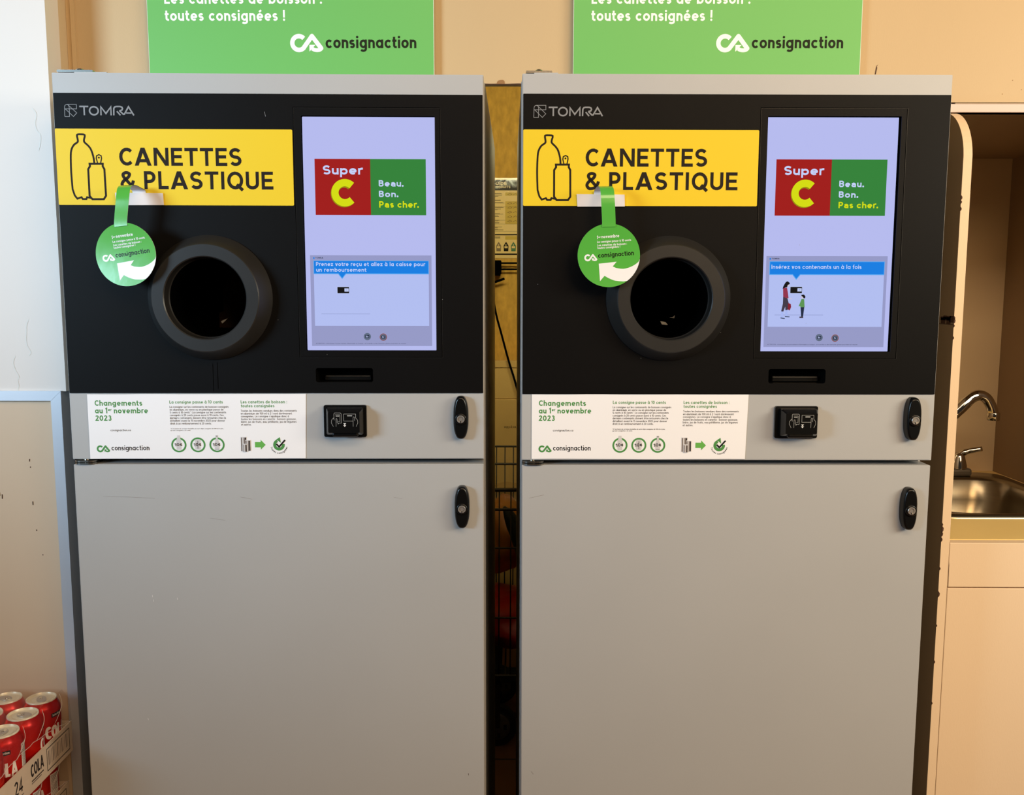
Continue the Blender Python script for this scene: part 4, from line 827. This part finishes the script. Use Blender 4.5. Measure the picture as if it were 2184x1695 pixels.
NM = {(0, 0, 0): 'cola can in the upper tray, corner can nearest the machine', (0, 1, 0): 'cola can in the upper tray, left of the corner can along the wall', (0, 0, 1): 'cola can in the upper tray, second from the wall on its right side',
      (0, 1, 1): 'cola can in the upper tray, cut by the photo edge behind the front one', (0, 0, 2): 'cola can in the upper tray, third from the wall on its right side', (0, 0, 3): 'cola can in the upper tray, fourth from the wall on its right side',
      (1, 0, 0): 'cola can in the lower tray showing its white nutrition panel', (1, 0, 1): 'cola can in the lower tray with a small black badge on its shoulder', (1, 0, 2): 'cola can in the lower tray near the bottom left of the photo'}
random.seed(21)
for tier in (0, 1):
    for cx_ in range(3):
        for ry in range(5):
            o = proto if first else copy_tree(proto); first = False
            o.location = (TX-cx_*.0660+(-.012 if tier else 0), TY-ry*.0663, LIDZ-CH-tier*.1245)
            a = {(0, 0, 0): -55, (0, 0, 1): -8, (0, 0, 2): -100, (0, 1, 0): -200, (1, 0, 0): -125, (1, 0, 1): -121}.get((tier, cx_, ry), random.uniform(-260, -150))
            o.rotation_euler = (0, 0, R(a))
            k = (tier, cx_, ry)
            tag(o, NM.get(k, 'red cola can deep in the upper tray, hidden or cut off' if tier == 0 else 'red cola can deep in the lower tray, hidden or cut off'), 'can', 'cola cans in the trays' if k in NM else ('unseen cola cans of the upper tray' if tier == 0 else 'unseen cola cans of the lower tray'))
def tray(zb, dx, label):
    x1 = TX+.0345+dx; x0 = TX-2*.0660-.0345+dx; y1 = TY+.0345; y0 = TY-4*.0663-.0345
    r = empty('drink_tray', ((x0+x1)/2, (y0+y1)/2, zb)); tag(r, label, 'tray', 'cardboard trays of cola cans')
    b = MB(); b.box(x0, x1, y0, y1, zb-.0018, zb-.0002, 'tray_card')
    for a in ((x0-.002, x0, y0, y1), (x1, x1+.002, y0, y1), (x0-.002, x1+.002, y0-.002, y0), (x0-.002, x1+.002, y1, y1+.002)): b.box(a[0], a[1], a[2], a[3], zb-.0018, zb+.0585, 'tray_card')
    s = Sheet()
    s.text('24', 128, 36, 24, 'tray_ink', .15, 26, .1, 1); s.text('COLA', 182, 31, 22, 'tray_ink', .2, 44, .1, 1); s.rect(183, 36, 224, 38, 'tray_ink', 1); s.rect(183, 40, 216, 42, 'tray_grey', 1); s.rect(130, 41, 156, 43, 'tray_grey', 1)
    s.line([(238, 8), (322, 8), (322, 46), (238, 46), (238, 8)], 1.6, 'tray_ink', 1)
    for i in range(14): s.rect(243+5.4*i, 13, 243+5.4*i+(1.2 if i % 3 else 2.6), 38, 'tray_grey', 1)
    def f(u, v, off): return (x1+.002+off, y0+u/1000*(y1-y0)/.332, zb+.0585-v*1.1/1000)
    b.sheet(s, f=f); wpart(b, 'cardboard_tray', r)
    b = MB(); zt = zb+CH+.0014; q = .012      # shrink film: loose over the tops and down the sides, open where it tore
    top = [(x0, y0), (x1-q, y0), (x1-q, y1), (x0, y1)]
    b.add([(p[0], p[1], zt) for p in top], [[0, 1, 2, 3]], 'film')
    n = 22; v1 = []; v2 = []; v3 = []
    for i in range(n+1):
        y = y0+(y1-y0)*i/n; v1.append((x1-q, y, zt)); v2.append((x1+.0022+.0012*math.sin(i*1.9), y, zt-.022+.003*math.sin(i*.9))); v3.append((x1+.003+.0016*math.sin(i*2.3), y, zb+.060+.026*max(0, math.sin(i/n*math.pi))))
    b.add(v1+v2+v3, [[i, i+1, n+2+i, n+1+i] for i in range(n)]+[[n+1+i, n+2+i, 2*n+3+i, 2*n+2+i] for i in range(n)], 'film', True)
    b.tube(v3, .0007, 'film_edge', 5)
    for k_ in range(3):
        ya = y1-.03-.066*k_; b.tube(smooth([(x1-.008, ya+.012, zt-.001), (x1+.002, ya, zt-.016), (x1+.0035, ya-.020, zt-.032), (x1+.004, ya-.034, zt-.039)], 4), [.0003, .0004, .0006, .0006, .0006, .0007, .0007, .0007, .0006, .0005, .0004, .0003, .0003], 'film_edge', 5)
    wpart(b, 'shrink_film', r)
tray(LIDZ-CH, 0, 'upper cardboard tray lettered 24 COLA holding the red cans'); tray(LIDZ-CH-.1245, -.012, 'lower cardboard tray of red cans at the bottom left corner')
b = MB(); b.box(TX-.19, TX+.015, TY-.29, TY+.034, 0, LIDZ-CH-.1245-.0019, 'kraft', .002); tag(b.build('cardboard_box'), 'plain carton on the floor carrying the lower cola tray', 'box')
